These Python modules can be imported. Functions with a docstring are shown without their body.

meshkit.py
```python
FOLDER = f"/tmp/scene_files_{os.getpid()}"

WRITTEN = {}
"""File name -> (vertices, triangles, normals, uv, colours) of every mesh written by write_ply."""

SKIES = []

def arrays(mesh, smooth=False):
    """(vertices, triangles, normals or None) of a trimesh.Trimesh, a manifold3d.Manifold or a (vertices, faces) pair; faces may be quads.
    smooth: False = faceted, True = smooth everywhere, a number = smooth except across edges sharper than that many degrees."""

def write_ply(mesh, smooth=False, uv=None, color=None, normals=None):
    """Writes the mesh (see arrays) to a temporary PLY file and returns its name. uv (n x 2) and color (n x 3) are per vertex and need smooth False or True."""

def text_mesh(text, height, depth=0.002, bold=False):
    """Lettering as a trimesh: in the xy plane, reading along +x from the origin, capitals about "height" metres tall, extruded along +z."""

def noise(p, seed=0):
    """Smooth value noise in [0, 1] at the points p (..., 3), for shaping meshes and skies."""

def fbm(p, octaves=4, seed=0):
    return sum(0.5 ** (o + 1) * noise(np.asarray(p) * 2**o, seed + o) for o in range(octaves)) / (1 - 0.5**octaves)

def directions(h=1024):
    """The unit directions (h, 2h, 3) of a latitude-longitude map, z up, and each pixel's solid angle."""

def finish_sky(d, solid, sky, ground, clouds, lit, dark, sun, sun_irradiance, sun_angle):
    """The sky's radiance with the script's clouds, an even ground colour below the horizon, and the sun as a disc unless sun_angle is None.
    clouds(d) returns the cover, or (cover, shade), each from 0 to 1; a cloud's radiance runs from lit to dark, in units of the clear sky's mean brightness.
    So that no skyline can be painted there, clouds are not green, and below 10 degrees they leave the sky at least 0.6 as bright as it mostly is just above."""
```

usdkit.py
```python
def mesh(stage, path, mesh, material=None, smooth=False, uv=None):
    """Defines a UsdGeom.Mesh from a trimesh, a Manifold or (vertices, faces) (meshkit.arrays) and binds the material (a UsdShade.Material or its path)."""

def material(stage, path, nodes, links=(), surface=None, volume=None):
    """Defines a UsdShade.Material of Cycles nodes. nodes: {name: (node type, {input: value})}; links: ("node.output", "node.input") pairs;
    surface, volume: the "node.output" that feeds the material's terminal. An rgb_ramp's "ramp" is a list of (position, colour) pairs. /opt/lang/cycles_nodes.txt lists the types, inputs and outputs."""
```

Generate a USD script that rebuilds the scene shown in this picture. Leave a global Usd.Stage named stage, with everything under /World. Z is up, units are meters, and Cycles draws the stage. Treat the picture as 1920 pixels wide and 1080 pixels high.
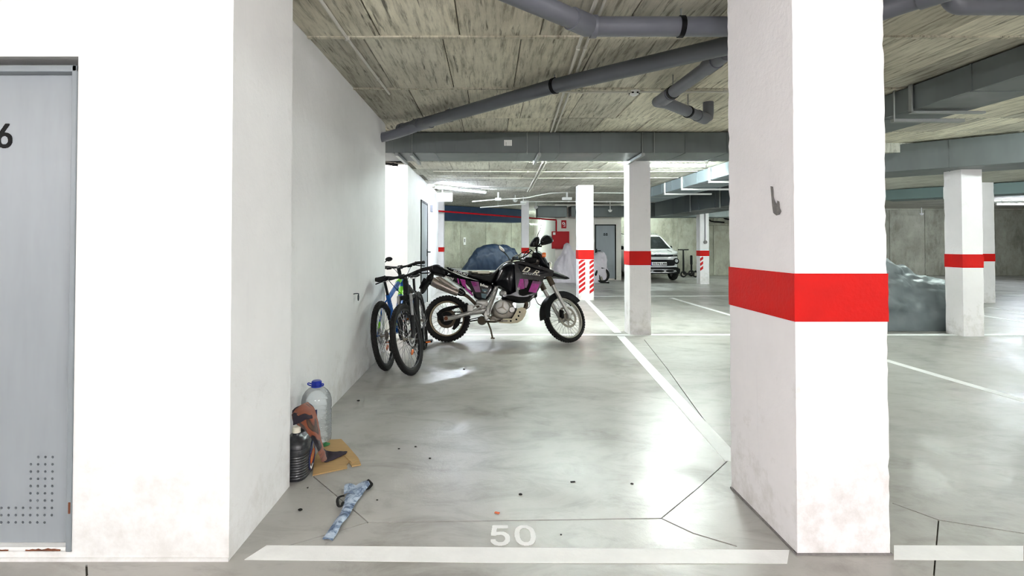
import math, random
import numpy as np, trimesh, manifold3d, shapely
from shapely.geometry import Polygon, LineString, box as sbox
from pxr import Usd, UsdGeom, UsdLux, Gf, Sdf, UsdShade
from scipy.spatial import Delaunay
import usdkit, meshkit

stage = Usd.Stage.CreateInMemory()
UsdGeom.SetStageUpAxis(stage, UsdGeom.Tokens.z)
UsdGeom.SetStageMetersPerUnit(stage, 1.0)
UsdGeom.Xform.Define(stage, '/World')
stage.SetDefaultPrim(stage.GetPrimAtPath('/World'))
random.seed(7)
rng = np.random.default_rng(7)

# ------------------------------------------------------------------ camera, exposure, lamp strengths
F_PX, CX, HORIZON, CAM_H, PITCH = 960.0, 918.0, 453.0, 1.28, math.radians(0.95)
CY = HORIZON - F_PX * math.tan(PITCH)
EXPOSURE = 1.87
TUBE = 100.0                       # radiance of a fluorescent tube
cam = UsdGeom.Camera.Define(stage, '/World/camera')
cam.CreateHorizontalApertureAttr(36.0)
cam.CreateVerticalApertureAttr(36.0 * 1080 / 1920)
cam.CreateFocalLengthAttr(36.0 * F_PX / 1920)
cam.CreateHorizontalApertureOffsetAttr((960 - CX) / 1920 * 36)
cam.CreateVerticalApertureOffsetAttr((CY - 540) / 1920 * 36)
cam.CreateClippingRangeAttr(Gf.Vec2f(0.05, 200))
cam.CreateExposureAttr(EXPOSURE)
cam.AddTranslateOp().Set(Gf.Vec3d(0, 0, CAM_H))
cam.AddRotateXOp().Set(90 + math.degrees(PITCH))


def W(px, py, y):
    """the point seen at a pixel, at distance y along the bay"""
    a, b = (px - CX) / F_PX, -(py - CY) / F_PX
    c, s = math.cos(PITCH), math.sin(PITCH)
    dy, dz = c - s * b, s + c * b
    return np.array([a / dy * y, y, CAM_H + dz / dy * y])


def G(px, py, z=0.0):
    """the point of the floor (or of height z) seen at a pixel"""
    p = W(px, py, 1.0)
    t = (z - CAM_H) / (p[2] - CAM_H)
    return np.array([p[0] * t, t, z])


# ------------------------------------------------------------------ helpers: prims
USED = {}


def numbered(parent, name):
    k = USED.get((parent, name), 0)
    USED[(parent, name)] = k + 1
    return f'{parent}/{name}' if k == 0 else f'{parent}/{name}_{k:03d}'


def tag(path, label=None, cat=None, group=None, kind=None):
    p = stage.GetPrimAtPath(path)
    for k, v in (('label', label), ('category', cat), ('group', group), ('kind', kind)):
        if v:
            p.SetCustomDataByKey(k, v)
    return path


def thing(name, label, cat, loc=(0, 0, 0), rotz=0, group=None, kind=None):
    path = numbered('/World', name)
    x = UsdGeom.Xform.Define(stage, path)
    x.AddTranslateOp().Set(Gf.Vec3d(*map(float, loc)))
    x.AddRotateZOp().Set(float(rotz))
    return tag(path, label, cat, group, kind)


def obj(name, mesh, mat, parent='/World', smooth=30, label=None, cat=None, group=None, kind=None):
    path = numbered(parent, name)
    usdkit.mesh(stage, path, mesh, M[mat], smooth=smooth)
    return tag(path, label, cat, group, kind)


def copy_of(src, loc, rotz=0, label=None, group=None):
    base = src.rpartition('/')[2].rstrip('0123456789').rstrip('_')
    was = stage.GetPrimAtPath(src).GetCustomData()
    path = thing(base, label or was['label'], was['category'], loc, rotz, group or was.get('group'))
    p = stage.GetPrimAtPath(path)
    p.GetReferences().AddInternalReference(src)
    p.SetInstanceable(True)
    return path


# ------------------------------------------------------------------ helpers: meshes
def cat_(*ms):
    out = []
    for m in ms:
        if isinstance(m, (list, tuple)):
            out += list(m)
        else:
            out.append(m)
    return trimesh.util.concatenate(out)


def box(x0, x1, y0, y1, z0, z1):
    m = trimesh.creation.box((abs(x1 - x0), abs(y1 - y0), abs(z1 - z0)))
    m.apply_translation(((x0 + x1) / 2, (y0 + y1) / 2, (z0 + z1) / 2))
    return m


def mf(m):
    m = m.to_mesh()
    return trimesh.Trimesh(m.vert_properties[:, :3], m.tri_verts, process=False)


def rbox(x0, x1, y0, y1, z0, z1, r=0.01, seg=8):
    """box with rounded edges: hull of eight spheres"""
    r = min(r, (x1 - x0) / 2.01, (y1 - y0) / 2.01, (z1 - z0) / 2.01)
    s = manifold3d.Manifold.sphere(r, seg)
    return mf(manifold3d.Manifold.batch_hull([s.translate((x, y, z)) for x in (x0 + r, x1 - r) for y in (y0 + r, y1 - r) for z in (z0 + r, z1 - r)]))


def spline(pts, n=6):
    p = np.asarray(pts, float)
    if len(p) < 3:
        return p
    q = np.vstack([2 * p[0] - p[1], p, 2 * p[-1] - p[-2]])
    out = []
    for i in range(1, len(q) - 2):
        for t in np.arange(n) / n:
            a, b, c, d = q[i - 1:i + 3]
            out.append(.5 * (2 * b + (c - a) * t + (2 * a - 5 * b + 4 * c - d) * t * t + (3 * b - a - 3 * c + d) * t ** 3))
    return np.vstack(out + [p[-1]])


def tube(pts, r, seg=10, smooth=0, closed=False, cap=True, flat=1.0):
    """swept round tube along a polyline; r may be one radius or one per point"""
    p = np.asarray(pts, float)
    if smooth:
        k = np.linspace(0, 1, len(p))
        q = spline(p, smooth)
        if np.ndim(r):
            r = np.interp(np.linspace(0, 1, len(q)), k, r)
        p = q
    n = len(p)
    r = np.full(n, r, float) if np.ndim(r) == 0 else np.asarray(r, float)
    t = np.zeros_like(p)
    t[1:-1] = p[2:] - p[:-2]
    t[0], t[-1] = p[1] - p[0], p[-1] - p[-2]
    if closed:
        t[0] = p[1] - p[-1]
        t[-1] = p[0] - p[-2]
    t /= np.maximum(np.linalg.norm(t, axis=1, keepdims=True), 1e-12)
    u = np.cross(t[0], [0, 0, 1.0])
    if np.linalg.norm(u) < 1e-3:
        u = np.cross(t[0], [0, 1.0, 0])
    u /= np.linalg.norm(u)
    V, a = [], np.arange(seg) / seg * 2 * math.pi
    for i in range(n):
        u = u - t[i] * np.dot(u, t[i])
        u /= np.linalg.norm(u)
        w = np.cross(t[i], u)
        V.append(p[i] + r[i] * (np.cos(a)[:, None] * u + flat * np.sin(a)[:, None] * w))
    V = np.vstack(V)
    Fs = []
    for i in range(n if closed else n - 1):
        j = (i + 1) % n
        for k in range(seg):
            l = (k + 1) % seg
            Fs += [[i * seg + k, i * seg + l, j * seg + l], [i * seg + k, j * seg + l, j * seg + k]]
    if cap and not closed:
        c0, c1 = len(V), len(V) + 1
        V = np.vstack([V, p[0], p[-1]])
        for k in range(seg):
            l = (k + 1) % seg
            Fs += [[c0, l, k], [c1, (n - 1) * seg + k, (n - 1) * seg + l]]
    return trimesh.Trimesh(V, Fs, process=False)


def lathe(profile, seg=48, axis='z', closed=False, at=(0, 0, 0), arc=2 * math.pi):
    """profile of (radius, height) points turned about an axis"""
    p = np.asarray(profile, float)
    n = len(p)
    full = arc > 6.28
    m = seg if full else seg + 1
    a = np.arange(m) / seg * arc
    V = np.stack([np.outer(np.cos(a), p[:, 0]), np.outer(np.sin(a), p[:, 0]), np.outer(np.ones(m), p[:, 1])], -1).reshape(-1, 3)
    Fs = []
    for i in range(seg):
        j = (i + 1) % m
        for k in range(n if closed else n - 1):
            l = (k + 1) % n
            Fs += [[i * n + k, j * n + k, j * n + l], [i * n + k, j * n + l, i * n + l]]
    m_ = trimesh.Trimesh(V, Fs, process=False)
    m_.merge_vertices()
    m_.update_faces(m_.nondegenerate_faces())
    if axis == 'y':
        m_.apply_transform(trimesh.transformations.rotation_matrix(-math.pi / 2, (1, 0, 0)))   # z -> y
    if axis == 'x':
        m_.apply_transform(trimesh.transformations.rotation_matrix(math.pi / 2, (0, 1, 0)))
    if m_.volume < 0:
        m_.invert()
    m_.apply_translation(at)
    return m_


def disc(r0, r1, h, axis='y', at=(0, 0, 0), seg=40):
    """ring or disc of thickness h centred at a point"""
    pr = [(r1, -h / 2), (r1, h / 2), (r0, h / 2), (r0, -h / 2)] if r0 > 0 else [(1e-5, -h / 2), (r1, -h / 2), (r1, h / 2), (1e-5, h / 2)]
    return lathe(pr, seg, axis, r0 > 0, at)


def polys(g):
    return [p for p in getattr(g, 'geoms', [g]) if not p.is_empty and p.area > 1e-9]


def extrude(poly, h):
    return cat_([trimesh.creation.extrude_polygon(p, h, engine='earcut') for p in polys(poly)])


def xz(poly, y0, y1):
    """polygon drawn in the x-z plane, between y0 and y1"""
    if not hasattr(poly, 'area'):
        poly = Polygon(poly)
    m = extrude(poly.buffer(0), abs(y1 - y0))
    v = m.vertices.copy()
    m.vertices = np.stack([v[:, 0], max(y0, y1) - v[:, 2], v[:, 1]], -1)
    if m.volume < 0:
        m.invert()
    return m


def puff(poly, w, r, res=0.02, y=0.0, power=2.0, thin=0.12, taper=None):
    """an outline of the x-z plane inflated to half width w, its rim rounded over the distance r"""
    poly = Polygon(poly) if not hasattr(poly, 'area') else poly
    poly = max(polys(poly.buffer(0)), key=lambda p_: p_.area)
    res = min(res, math.sqrt(poly.area) / 7)
    ring = poly.exterior
    n = max(int(ring.length / (res * .8)), 12)
    rim = np.array([ring.interpolate(k / n, normalized=True).coords[0] for k in range(n)])
    x0, z0, x1, z1 = poly.bounds
    gx, gz = np.meshgrid(np.arange(x0, x1, res), np.arange(z0, z1, res * .866))
    gx = gx + (np.arange(len(gx)) % 2)[:, None] * res / 2
    pts = np.stack([gx.ravel(), gz.ravel()], -1)
    pp = shapely.points(pts)
    keep = shapely.contains(poly, pp) & (shapely.distance(pp, ring) > res * .45)
    q = np.vstack([rim, pts[keep]])
    tri = Delaunay(q).simplices
    cen = q[tri].mean(1)
    tri = tri[shapely.contains(poly.buffer(1e-5), shapely.points(cen))]
    a = q[tri]
    ar = np.cross(a[:, 1] - a[:, 0], a[:, 2] - a[:, 0])
    tri = np.where(ar[:, None] < 0, tri[:, ::-1], tri)[abs(ar) > 1e-10]
    d = shapely.distance(shapely.points(q), ring)
    t = np.clip(d / r, 0, 1)
    g = thin + (1 - thin) * (1 - (1 - t) ** power) ** (1 / power)
    hw = (w if taper is None else w * taper(q[:, 0], q[:, 1])) * g
    N = len(q)
    V = np.vstack([np.stack([q[:, 0], y - hw, q[:, 1]], -1), np.stack([q[:, 0], y + hw, q[:, 1]], -1)])
    e = np.vstack([tri[:, [0, 1]], tri[:, [1, 2]], tri[:, [2, 0]]])
    und = np.sort(e, 1)
    _, inv, cnt = np.unique(und, axis=0, return_inverse=True, return_counts=True)
    b = e[cnt[inv.ravel()] == 1]
    side = np.vstack([np.stack([b[:, 0], b[:, 0] + N, b[:, 1] + N], -1), np.stack([b[:, 0], b[:, 1] + N, b[:, 1]], -1)])
    m = trimesh.Trimesh(V, np.vstack([tri, tri[:, ::-1] + N, side]), process=False)
    if m.volume < 0:
        m.invert()
    return m


def smooth_poly(pts, it=2, r=0.0):
    """outline with its corners cut (Chaikin)"""
    p = np.asarray(pts, float)
    for _ in range(it):
        q = np.roll(p, -1, 0)
        p = np.stack([.75 * p + .25 * q, .25 * p + .75 * q], 1).reshape(-1, 2)
    return p


def move(m, x=0, y=0, z=0):
    m = m.copy()
    m.apply_translation((x, y, z))
    return m


def rot(m, deg, axis, at=(0, 0, 0)):
    m = m.copy()
    m.apply_transform(trimesh.transformations.rotation_matrix(math.radians(deg), axis, at))
    return m


def text_xz(text, height, at, deg=0, shear=0.0, stretch=1.0, depth=0.002, bold=True, mirror=False):
    """lettering standing in the x-z plane and read from -y, its lower left corner at a point"""
    m = meshkit.text_mesh(text, height, depth, bold)
    v = m.vertices.copy()
    x, z = (v[:, 0] + shear * v[:, 1]) * stretch, v[:, 1]
    a = math.radians(deg)
    m.vertices = np.stack([at[0] + x * math.cos(a) - z * math.sin(a), at[1] - v[:, 2], at[2] + x * math.sin(a) + z * math.cos(a)], -1)
    if m.volume < 0:
        m.invert()
    return m


def rough_box(x0, x1, y0, y1, z0, z1, cell=0.05, amp=0.002, seed=0, edge=0.006):
    """plastered box: subdivided, uneven faces and slightly broken edges"""
    s = manifold3d.Manifold.cube((x1 - x0, y1 - y0, z1 - z0)).translate((x0, y0, z0)).refine_to_length(cell)
    m = mf(s)
    v = np.array(m.vertices)
    c = np.array([(x0 + x1) / 2, (y0 + y1) / 2, (z0 + z1) / 2])
    near = np.stack([np.minimum(abs(v[:, k] - a), abs(v[:, k] - b)) for k, (a, b) in enumerate(((x0, x1), (y0, y1), (z0, z1)))], -1)
    on = near < 1e-6
    nrm = np.sign(v - c) * on
    n1 = meshkit.fbm(v * 9 + seed, 3, seed) - .5
    n2 = meshkit.noise(v * np.array([60, 60, 28.]) + seed, seed + 5)
    isedge = on[:, 0] & on[:, 1]
    off = nrm * (n1 * amp * 2)[:, None]
    off[isedge] -= (nrm * (edge * np.clip(n2 - .45, 0, 1) * 2)[:, None])[isedge]
    off[:, 2] = 0
    m.vertices = v + off
    return m


# ------------------------------------------------------------------ materials
M = {}


def srgb(r, g, b):
    return tuple(((c / 255 / 12.92) if c / 255 <= .04045 else ((c / 255 + .055) / 1.055) ** 2.4) for c in (r, g, b))


def mat(name, nodes, links, surface):
    M[name] = usdkit.material(stage, f'/World/Looks/{name}', nodes, links, surface)


def plain(name, col, rough=.5, metal=0.0, coat=0.0, vary=.06, scale=6.0, bump=0.0, bscale=60., spec=.5, stretch=(1, 1, 1)):
    """painted or moulded surface with a little uneven tone and roughness"""
    c = np.array(col)
    nodes = {'g': ('geometry', {}), 'mp': ('mapping', {'scale': stretch}), 'n': ('noise_texture', {'scale': scale, 'detail': 4, 'roughness': .6}),
             'r': ('rgb_ramp', {'ramp': [(.3, tuple(c * (1 - vary))), (.7, tuple(np.minimum(c * (1 + vary), 1)))]}),
             'rr': ('map_range', {'from_min': .3, 'from_max': .7, 'to_min': max(rough - .06, .02), 'to_max': min(rough + .06, 1)}),
             'p': ('principled_bsdf', {'metallic': metal, 'coat_weight': coat, 'coat_roughness': .06, 'specular_ior_level': spec})}
    links = [('g.position', 'mp.vector'), ('mp.vector', 'n.vector'), ('n.fac', 'r.fac'), ('n.fac', 'rr.value'), ('r.color', 'p.base_color'), ('rr.result', 'p.roughness')]
    if bump:
        nodes['bn'] = ('noise_texture', {'scale': bscale, 'detail': 3})
        nodes['b'] = ('bump', {'strength': bump, 'distance': .01})
        links += [('mp.vector', 'bn.vector'), ('bn.fac', 'b.height'), ('b.normal', 'p.normal')]
    mat(name, nodes, links, 'p.BSDF')


def emit(name, col, strength):
    mat(name, {'e': ('emission', {'color': col, 'strength': strength})}, [], 'e.emission')


def plaster(name, col, dirt=(.45, .42, .37), low=0.5, amount=.35, bump=.25):
    """white painted render: trowel relief, faint blotches, drip lines and some grime close to the floor"""
    c = np.array(col)
    mat(name, {
        'g': ('geometry', {}), 's': ('separate_xyz', {}),
        'n1': ('noise_texture', {'scale': 2.2, 'detail': 5, 'roughness': .65}),
        'r1': ('rgb_ramp', {'ramp': [(.25, tuple(c * .93)), (.75, tuple(np.minimum(c * 1.03, .95)))]}),
        'mp': ('mapping', {'scale': (26, 26, .8)}), 'n2': ('noise_texture', {'scale': 1.0, 'detail': 3, 'distortion': .4}),
        'r2': ('rgb_ramp', {'ramp': [(.64, (0, 0, 0)), (.74, (1, 1, 1))]}),
        'm2f': ('math', {'math_type': 'multiply', 'value2': .07}), 'x2': ('mix_color', {'b': (.35, .37, .42)}),
        'n3': ('noise_texture', {'scale': 7, 'detail': 6, 'roughness': .7}),
        'hz': ('map_range', {'from_min': 0, 'from_max': low, 'to_min': .22, 'to_max': 0, 'clamp': True}),
        'ad': ('math', {'math_type': 'add'}), 'r3': ('rgb_ramp', {'ramp': [(.62, (0, 0, 0)), (.85, (1, 1, 1))]}),
        'm3f': ('math', {'math_type': 'multiply', 'value2': amount}), 'x3': ('mix_color', {'b': dirt}),
        'nb': ('noise_texture', {'scale': 38, 'detail': 4, 'roughness': .6}), 'b': ('bump', {'strength': bump, 'distance': .008}),
        'p': ('principled_bsdf', {'roughness': .72, 'specular_ior_level': .3})},
        [('g.position', 's.vector'), ('g.position', 'n1.vector'), ('n1.fac', 'r1.fac'), ('g.position', 'mp.vector'), ('mp.vector', 'n2.vector'), ('n2.fac', 'r2.fac'), ('r2.color', 'm2f.value1'),
         ('m2f.value', 'x2.fac'), ('r1.color', 'x2.a'), ('g.position', 'n3.vector'), ('s.z', 'hz.value'), ('hz.result', 'ad.value1'), ('n3.fac', 'ad.value2'), ('ad.value', 'r3.fac'),
         ('r3.color', 'm3f.value1'), ('m3f.value', 'x3.fac'), ('x2.result', 'x3.a'), ('x3.result', 'p.base_color'), ('g.position', 'nb.vector'), ('nb.fac', 'b.height'), ('b.normal', 'p.normal')], 'p.BSDF')


def board_concrete(name, light, dark, along=(9, .8, 3), seed=0.0, pits=.8):
    """concrete cast on rough boards: fine grain along the board, dark knots and slits, blotches"""
    l, d = np.array(light), np.array(dark)
    mat(name, {
        'g': ('geometry', {}), 'oi': ('object_info', {}), 'sh': ('vector_math', {'math_type': 'add'}), 'rx': ('combine_xyz', {}), 'rm': ('math', {'math_type': 'multiply', 'value2': 37.0}),
        'mp': ('mapping', {'scale': along, 'location': (seed, seed, 0)}),
        'n1': ('noise_texture', {'scale': 3.0, 'detail': 6, 'roughness': .7, 'distortion': .3}),
        'r1': ('rgb_ramp', {'ramp': [(.28, tuple(d)), (.5, tuple((l + d * .35) / 1.35)), (.75, tuple(l))]}),
        'n2': ('noise_texture', {'scale': .9, 'detail': 5, 'roughness': .65}), 'r2': ('rgb_ramp', {'ramp': [(.35, (.62, .6, .57)), (.68, (1.12, 1.12, 1.1))]}),
        'x1': ('mix_color', {'blend_type': 'multiply', 'fac': .8}),
        'mp3': ('mapping', {'scale': (34, 2.6, 8), 'location': (seed * 2, 0, 0)}), 'n3': ('noise_texture', {'scale': 1.0, 'detail': 4, 'roughness': .62, 'distortion': .5}),
        'r3': ('rgb_ramp', {'ramp': [(.59, (0, 0, 0)), (.70, (1, 1, 1))]}), 'm3': ('math', {'math_type': 'multiply', 'value2': pits}), 'x3': ('mix_color', {'b': tuple(d * .35)}),
        'br': ('map_range', {'from_min': 0, 'from_max': 1, 'to_min': .8, 'to_max': 1.15}), 'hs': ('hsv', {}),
        'b': ('bump', {'strength': .5, 'distance': .01}), 'p': ('principled_bsdf', {'roughness': .8, 'specular_ior_level': .25})},
        [('oi.random', 'rm.value1'), ('rm.value', 'rx.x'), ('rm.value', 'rx.y'), ('g.position', 'sh.vector1'), ('rx.vector', 'sh.vector2'),
         ('sh.vector', 'mp.vector'), ('mp.vector', 'n1.vector'), ('n1.fac', 'r1.fac'), ('g.position', 'n2.vector'), ('n2.fac', 'r2.fac'), ('r1.color', 'x1.a'), ('r2.color', 'x1.b'),
         ('sh.vector', 'mp3.vector'), ('mp3.vector', 'n3.vector'), ('n3.fac', 'r3.fac'), ('r3.color', 'm3.value1'), ('m3.value', 'x3.fac'), ('x1.result', 'x3.a'),
         ('oi.random', 'br.value'), ('br.result', 'hs.value'), ('x3.result', 'hs.color'), ('hs.color', 'p.base_color'), ('n1.fac', 'b.height'), ('b.normal', 'p.normal')], 'p.BSDF')


STAINS = [(838, 803, .05, .1), (1025, 795, .045, .07), (1190, 693, .13, .11), (1330, 1000, .11, .10), (1300, 1015, .05, .06), (1010, 800, .02, .05)]


def floor_material():
    nodes = {
        'g': ('geometry', {}), 'n1': ('noise_texture', {'scale': .55, 'detail': 7, 'roughness': .62, 'distortion': .6}),
        'r1': ('rgb_ramp', {'ramp': [(.3, srgb(150, 147, 141)), (.5, srgb(166, 164, 159)), (.7, srgb(179, 178, 174))]}),
        'mp2': ('mapping', {'scale': (1.6, 3.4, 1), 'rotation': (0, 0, .35)}), 'n2': ('noise_texture', {'scale': 1.5, 'detail': 8, 'roughness': .7, 'distortion': 1.0}),
        'r2': ('rgb_ramp', {'ramp': [(.3, (.64, .63, .60)), (.52, (1, 1, 1)), (.8, (1.03, 1.03, 1.03))]}), 'x1': ('mix_color', {'blend_type': 'multiply', 'fac': .8}),
        'n4': ('noise_texture', {'scale': 26, 'detail': 5, 'roughness': .7}), 'r4': ('rgb_ramp', {'ramp': [(.68, (0, 0, 0)), (.8, (1, 1, 1))]}),
        'm4': ('math', {'math_type': 'multiply', 'value2': .45}), 'x4': ('mix_color', {'b': (.16, .15, .14)}),
        'n5': ('noise_texture', {'scale': 1.1, 'detail': 6, 'roughness': .6}), 'rr': ('map_range', {'from_min': .3, 'from_max': .7, 'to_min': .2, 'to_max': .5}),
        'b': ('bump', {'strength': .12, 'distance': .01}),
        'p': ('principled_bsdf', {'specular_ior_level': .55})}
    links = [('g.position', 'n1.vector'), ('n1.fac', 'r1.fac'), ('g.position', 'mp2.vector'), ('mp2.vector', 'n2.vector'), ('n2.fac', 'r2.fac'), ('r1.color', 'x1.a'), ('r2.color', 'x1.b'),
             ('g.position', 'n4.vector'), ('n4.fac', 'r4.fac'), ('r4.color', 'm4.value1'), ('m4.value', 'x4.fac'), ('x1.result', 'x4.a'),
             ('g.position', 'n5.vector'), ('n5.fac', 'rr.value'), ('rr.result', 'p.roughness'), ('n4.fac', 'b.height'), ('b.normal', 'p.normal')]
    last = 'x4.result'
    nodes['wn'] = ('noise_texture', {'scale': 9, 'detail': 3})
    nodes['wm'] = ('vector_math', {'math_type': 'scale', 'scale': .12})
    nodes['wa'] = ('vector_math', {'math_type': 'add'})
    links += [('g.position', 'wn.vector'), ('wn.color', 'wm.vector1'), ('g.position', 'wa.vector1'), ('wm.vector', 'wa.vector2')]
    for i, (px, py, r, k) in enumerate(STAINS):
        c = G(px, py) + .06
        nodes[f'd{i}'] = ('vector_math', {'math_type': 'distance', 'vector2': tuple(c)})
        nodes[f'e{i}'] = ('map_range', {'from_min': r * .5, 'from_max': r * 1.2, 'to_min': k * 3.2, 'to_max': 0, 'clamp': True})
        nodes[f'f{i}'] = ('mix_color', {'b': (.22, .21, .18)})
        links += [('wa.vector', f'd{i}.vector1'), (f'd{i}.value', f'e{i}.value'), (f'e{i}.result', f'f{i}.fac'), (last, f'f{i}.a')]
        last = f'f{i}.result'
    links.append((last, 'p.base_color'))
    mat('floor_concrete', nodes, links, 'p.BSDF')


floor_material()
plaster('white_plaster', (.80, .797, .795))
plaster('cream_plaster', (.80, .755, .70))
plaster('column_paint', (.83, .80, .81), amount=.5, bump=.35)
plain('red_paint', srgb(196, 16, 10), .55, vary=.08, scale=5, bump=.15, spec=.2)
plain('stripe_red', srgb(186, 26, 30), .55, vary=.1, scale=20, spec=.2)
board_concrete('ceiling_board', srgb(236, 231, 213), srgb(134, 129, 113))
board_concrete('ceiling_board_grey', srgb(212, 208, 194), srgb(118, 114, 101), seed=3.1)
board_concrete('ceiling_board_far', srgb(206, 205, 196), srgb(150, 147, 136), seed=5.2, pits=.4)
board_concrete('wall_concrete', srgb(184, 183, 169), srgb(132, 131, 118), along=(1.1, 1.1, .45), seed=1.7, pits=.3)
plain('ceiling_slab', srgb(92, 88, 76), .85, vary=.25, scale=3)
plain('joint_dark', srgb(70, 66, 58), .9)
plain('line_paint', (.80, .80, .79), .55, vary=.05, scale=9, bump=.1)
plain('door_grey', srgb(142, 148, 153), .42, vary=.05, scale=2.5, stretch=(6, 6, 1))
plain('door_frame_grey', srgb(128, 135, 140), .42, vary=.05)
plain('black_plastic', (.005, .005, .006), .45, vary=.2, spec=.12)
plain('black_matte', (.008, .008, .008), .7, vary=.25, bump=.15, bscale=200, spec=.15)
plain('rubber', (.014, .0135, .013), .75, vary=.25, scale=15, spec=.2)
plain('gloss_black', (.004, .004, .006), .13, vary=.1, spec=.22)
plain('pvc_grey', srgb(96, 98, 106), .38, vary=.08, scale=3)
plain('pvc_dark', srgb(82, 85, 90), .4, vary=.08, scale=3)
plain('galvanised', srgb(148, 152, 150), .45, metal=.75, vary=.1, scale=12)
plain('duct_grey', srgb(98, 104, 104), .5, metal=.25, vary=.1, scale=1.6, stretch=(3, 3, 1))
plain('duct_blue', srgb(62, 84, 114), .5, metal=.2, vary=.1, scale=1.6)
plain('duct_pale', srgb(122, 134, 140), .5, metal=.2, vary=.08, scale=1.6)
plain('duct_dark', srgb(62, 70, 74), .5, metal=.2, vary=.1, scale=1.6)
plain('duct_teal', srgb(98, 116, 116), .5, metal=.2, vary=.1, scale=1.6)
plain('steel', srgb(178, 178, 180), .32, metal=.9, vary=.08, scale=10)
plain('alloy', srgb(176, 174, 170), .42, metal=.6, vary=.1, scale=14)
plain('dirty_alloy', srgb(140, 134, 124), .5, metal=.5, vary=.2, scale=20)
plain('rust', srgb(110, 62, 38), .9, vary=.4, scale=30, bump=.4)
plain('white_plastic', (.78, .78, .77), .4, vary=.03)
emit('tube_cool', (.80, .88, 1.0), TUBE)
emit('tube_green', (.83, 1.0, .95), TUBE * 1.7)
emit('tube_neutral', (.985, .97, 1.0), TUBE * 1.75)
emit('tube_green_soft', (.86, 1.0, .96), TUBE * .9)
emit('tube_bright', (.90, 1.0, .95), TUBE * 3.4)
emit('tube_warm', (1.0, .95, .93), TUBE)
emit('sign_lit', (.93, .97, 1.0), 3.0)

# ------------------------------------------------------------------ the setting: floor
Z_CEIL, Z_FAR, Y_STEP = 2.655, 2.52, 7.12
WX = -1.22                               # bay wall
X0, X1, YN, YB = -9.0, 26.0, -6.5, 25.0
joints = [[(587, 893), (690, 979)], [(690, 979), (607, 1004), (480, 1040)], [(690, 980), (960, 976), (1240, 972)], [(1240, 972), (1310, 914), (1372, 857)],
          [(1208, 637), (1250, 690), (1300, 760), (1372, 857)], [(1240, 972), (1300, 1000), (1380, 1024)], [(1760, 975), (1755, 1030), (1751, 1079)], [(162, 1060), (163, 1079)],
          [(1675, 944), (1760, 975), (1919, 1000)], [(1090, 650), (1230, 660)][:0]]
cuts = [LineString([G(*p)[:2] for p in j]).buffer(.0026 + .0009 * (i % 3)) for i, j in enumerate(joints) if j]
slab = sbox(X0, YN, X1, YB).difference(shapely.union_all(cuts))
fl = extrude(slab, .02)
fl.apply_translation((0, 0, -.02))
floor = obj('floor', fl, 'floor_concrete', smooth=False, kind='structure')
obj('joint_filler', box(X0, X1, YN, YB, -.05, -.007), 'joint_dark', floor)


def paint(pts, name='painted_line'):
    obj(name, move(extrude(Polygon([p[:2] for p in pts]), .0015), z=.0003), 'line_paint', floor, smooth=False)


def stripe(a, b, w):
    a, b = np.array(a[:2]), np.array(b[:2])
    n = (b - a) / np.linalg.norm(b - a)
    n = np.array([-n[1], n[0]]) * w / 2
    paint([a + n, b + n, b - n, a - n])


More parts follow.
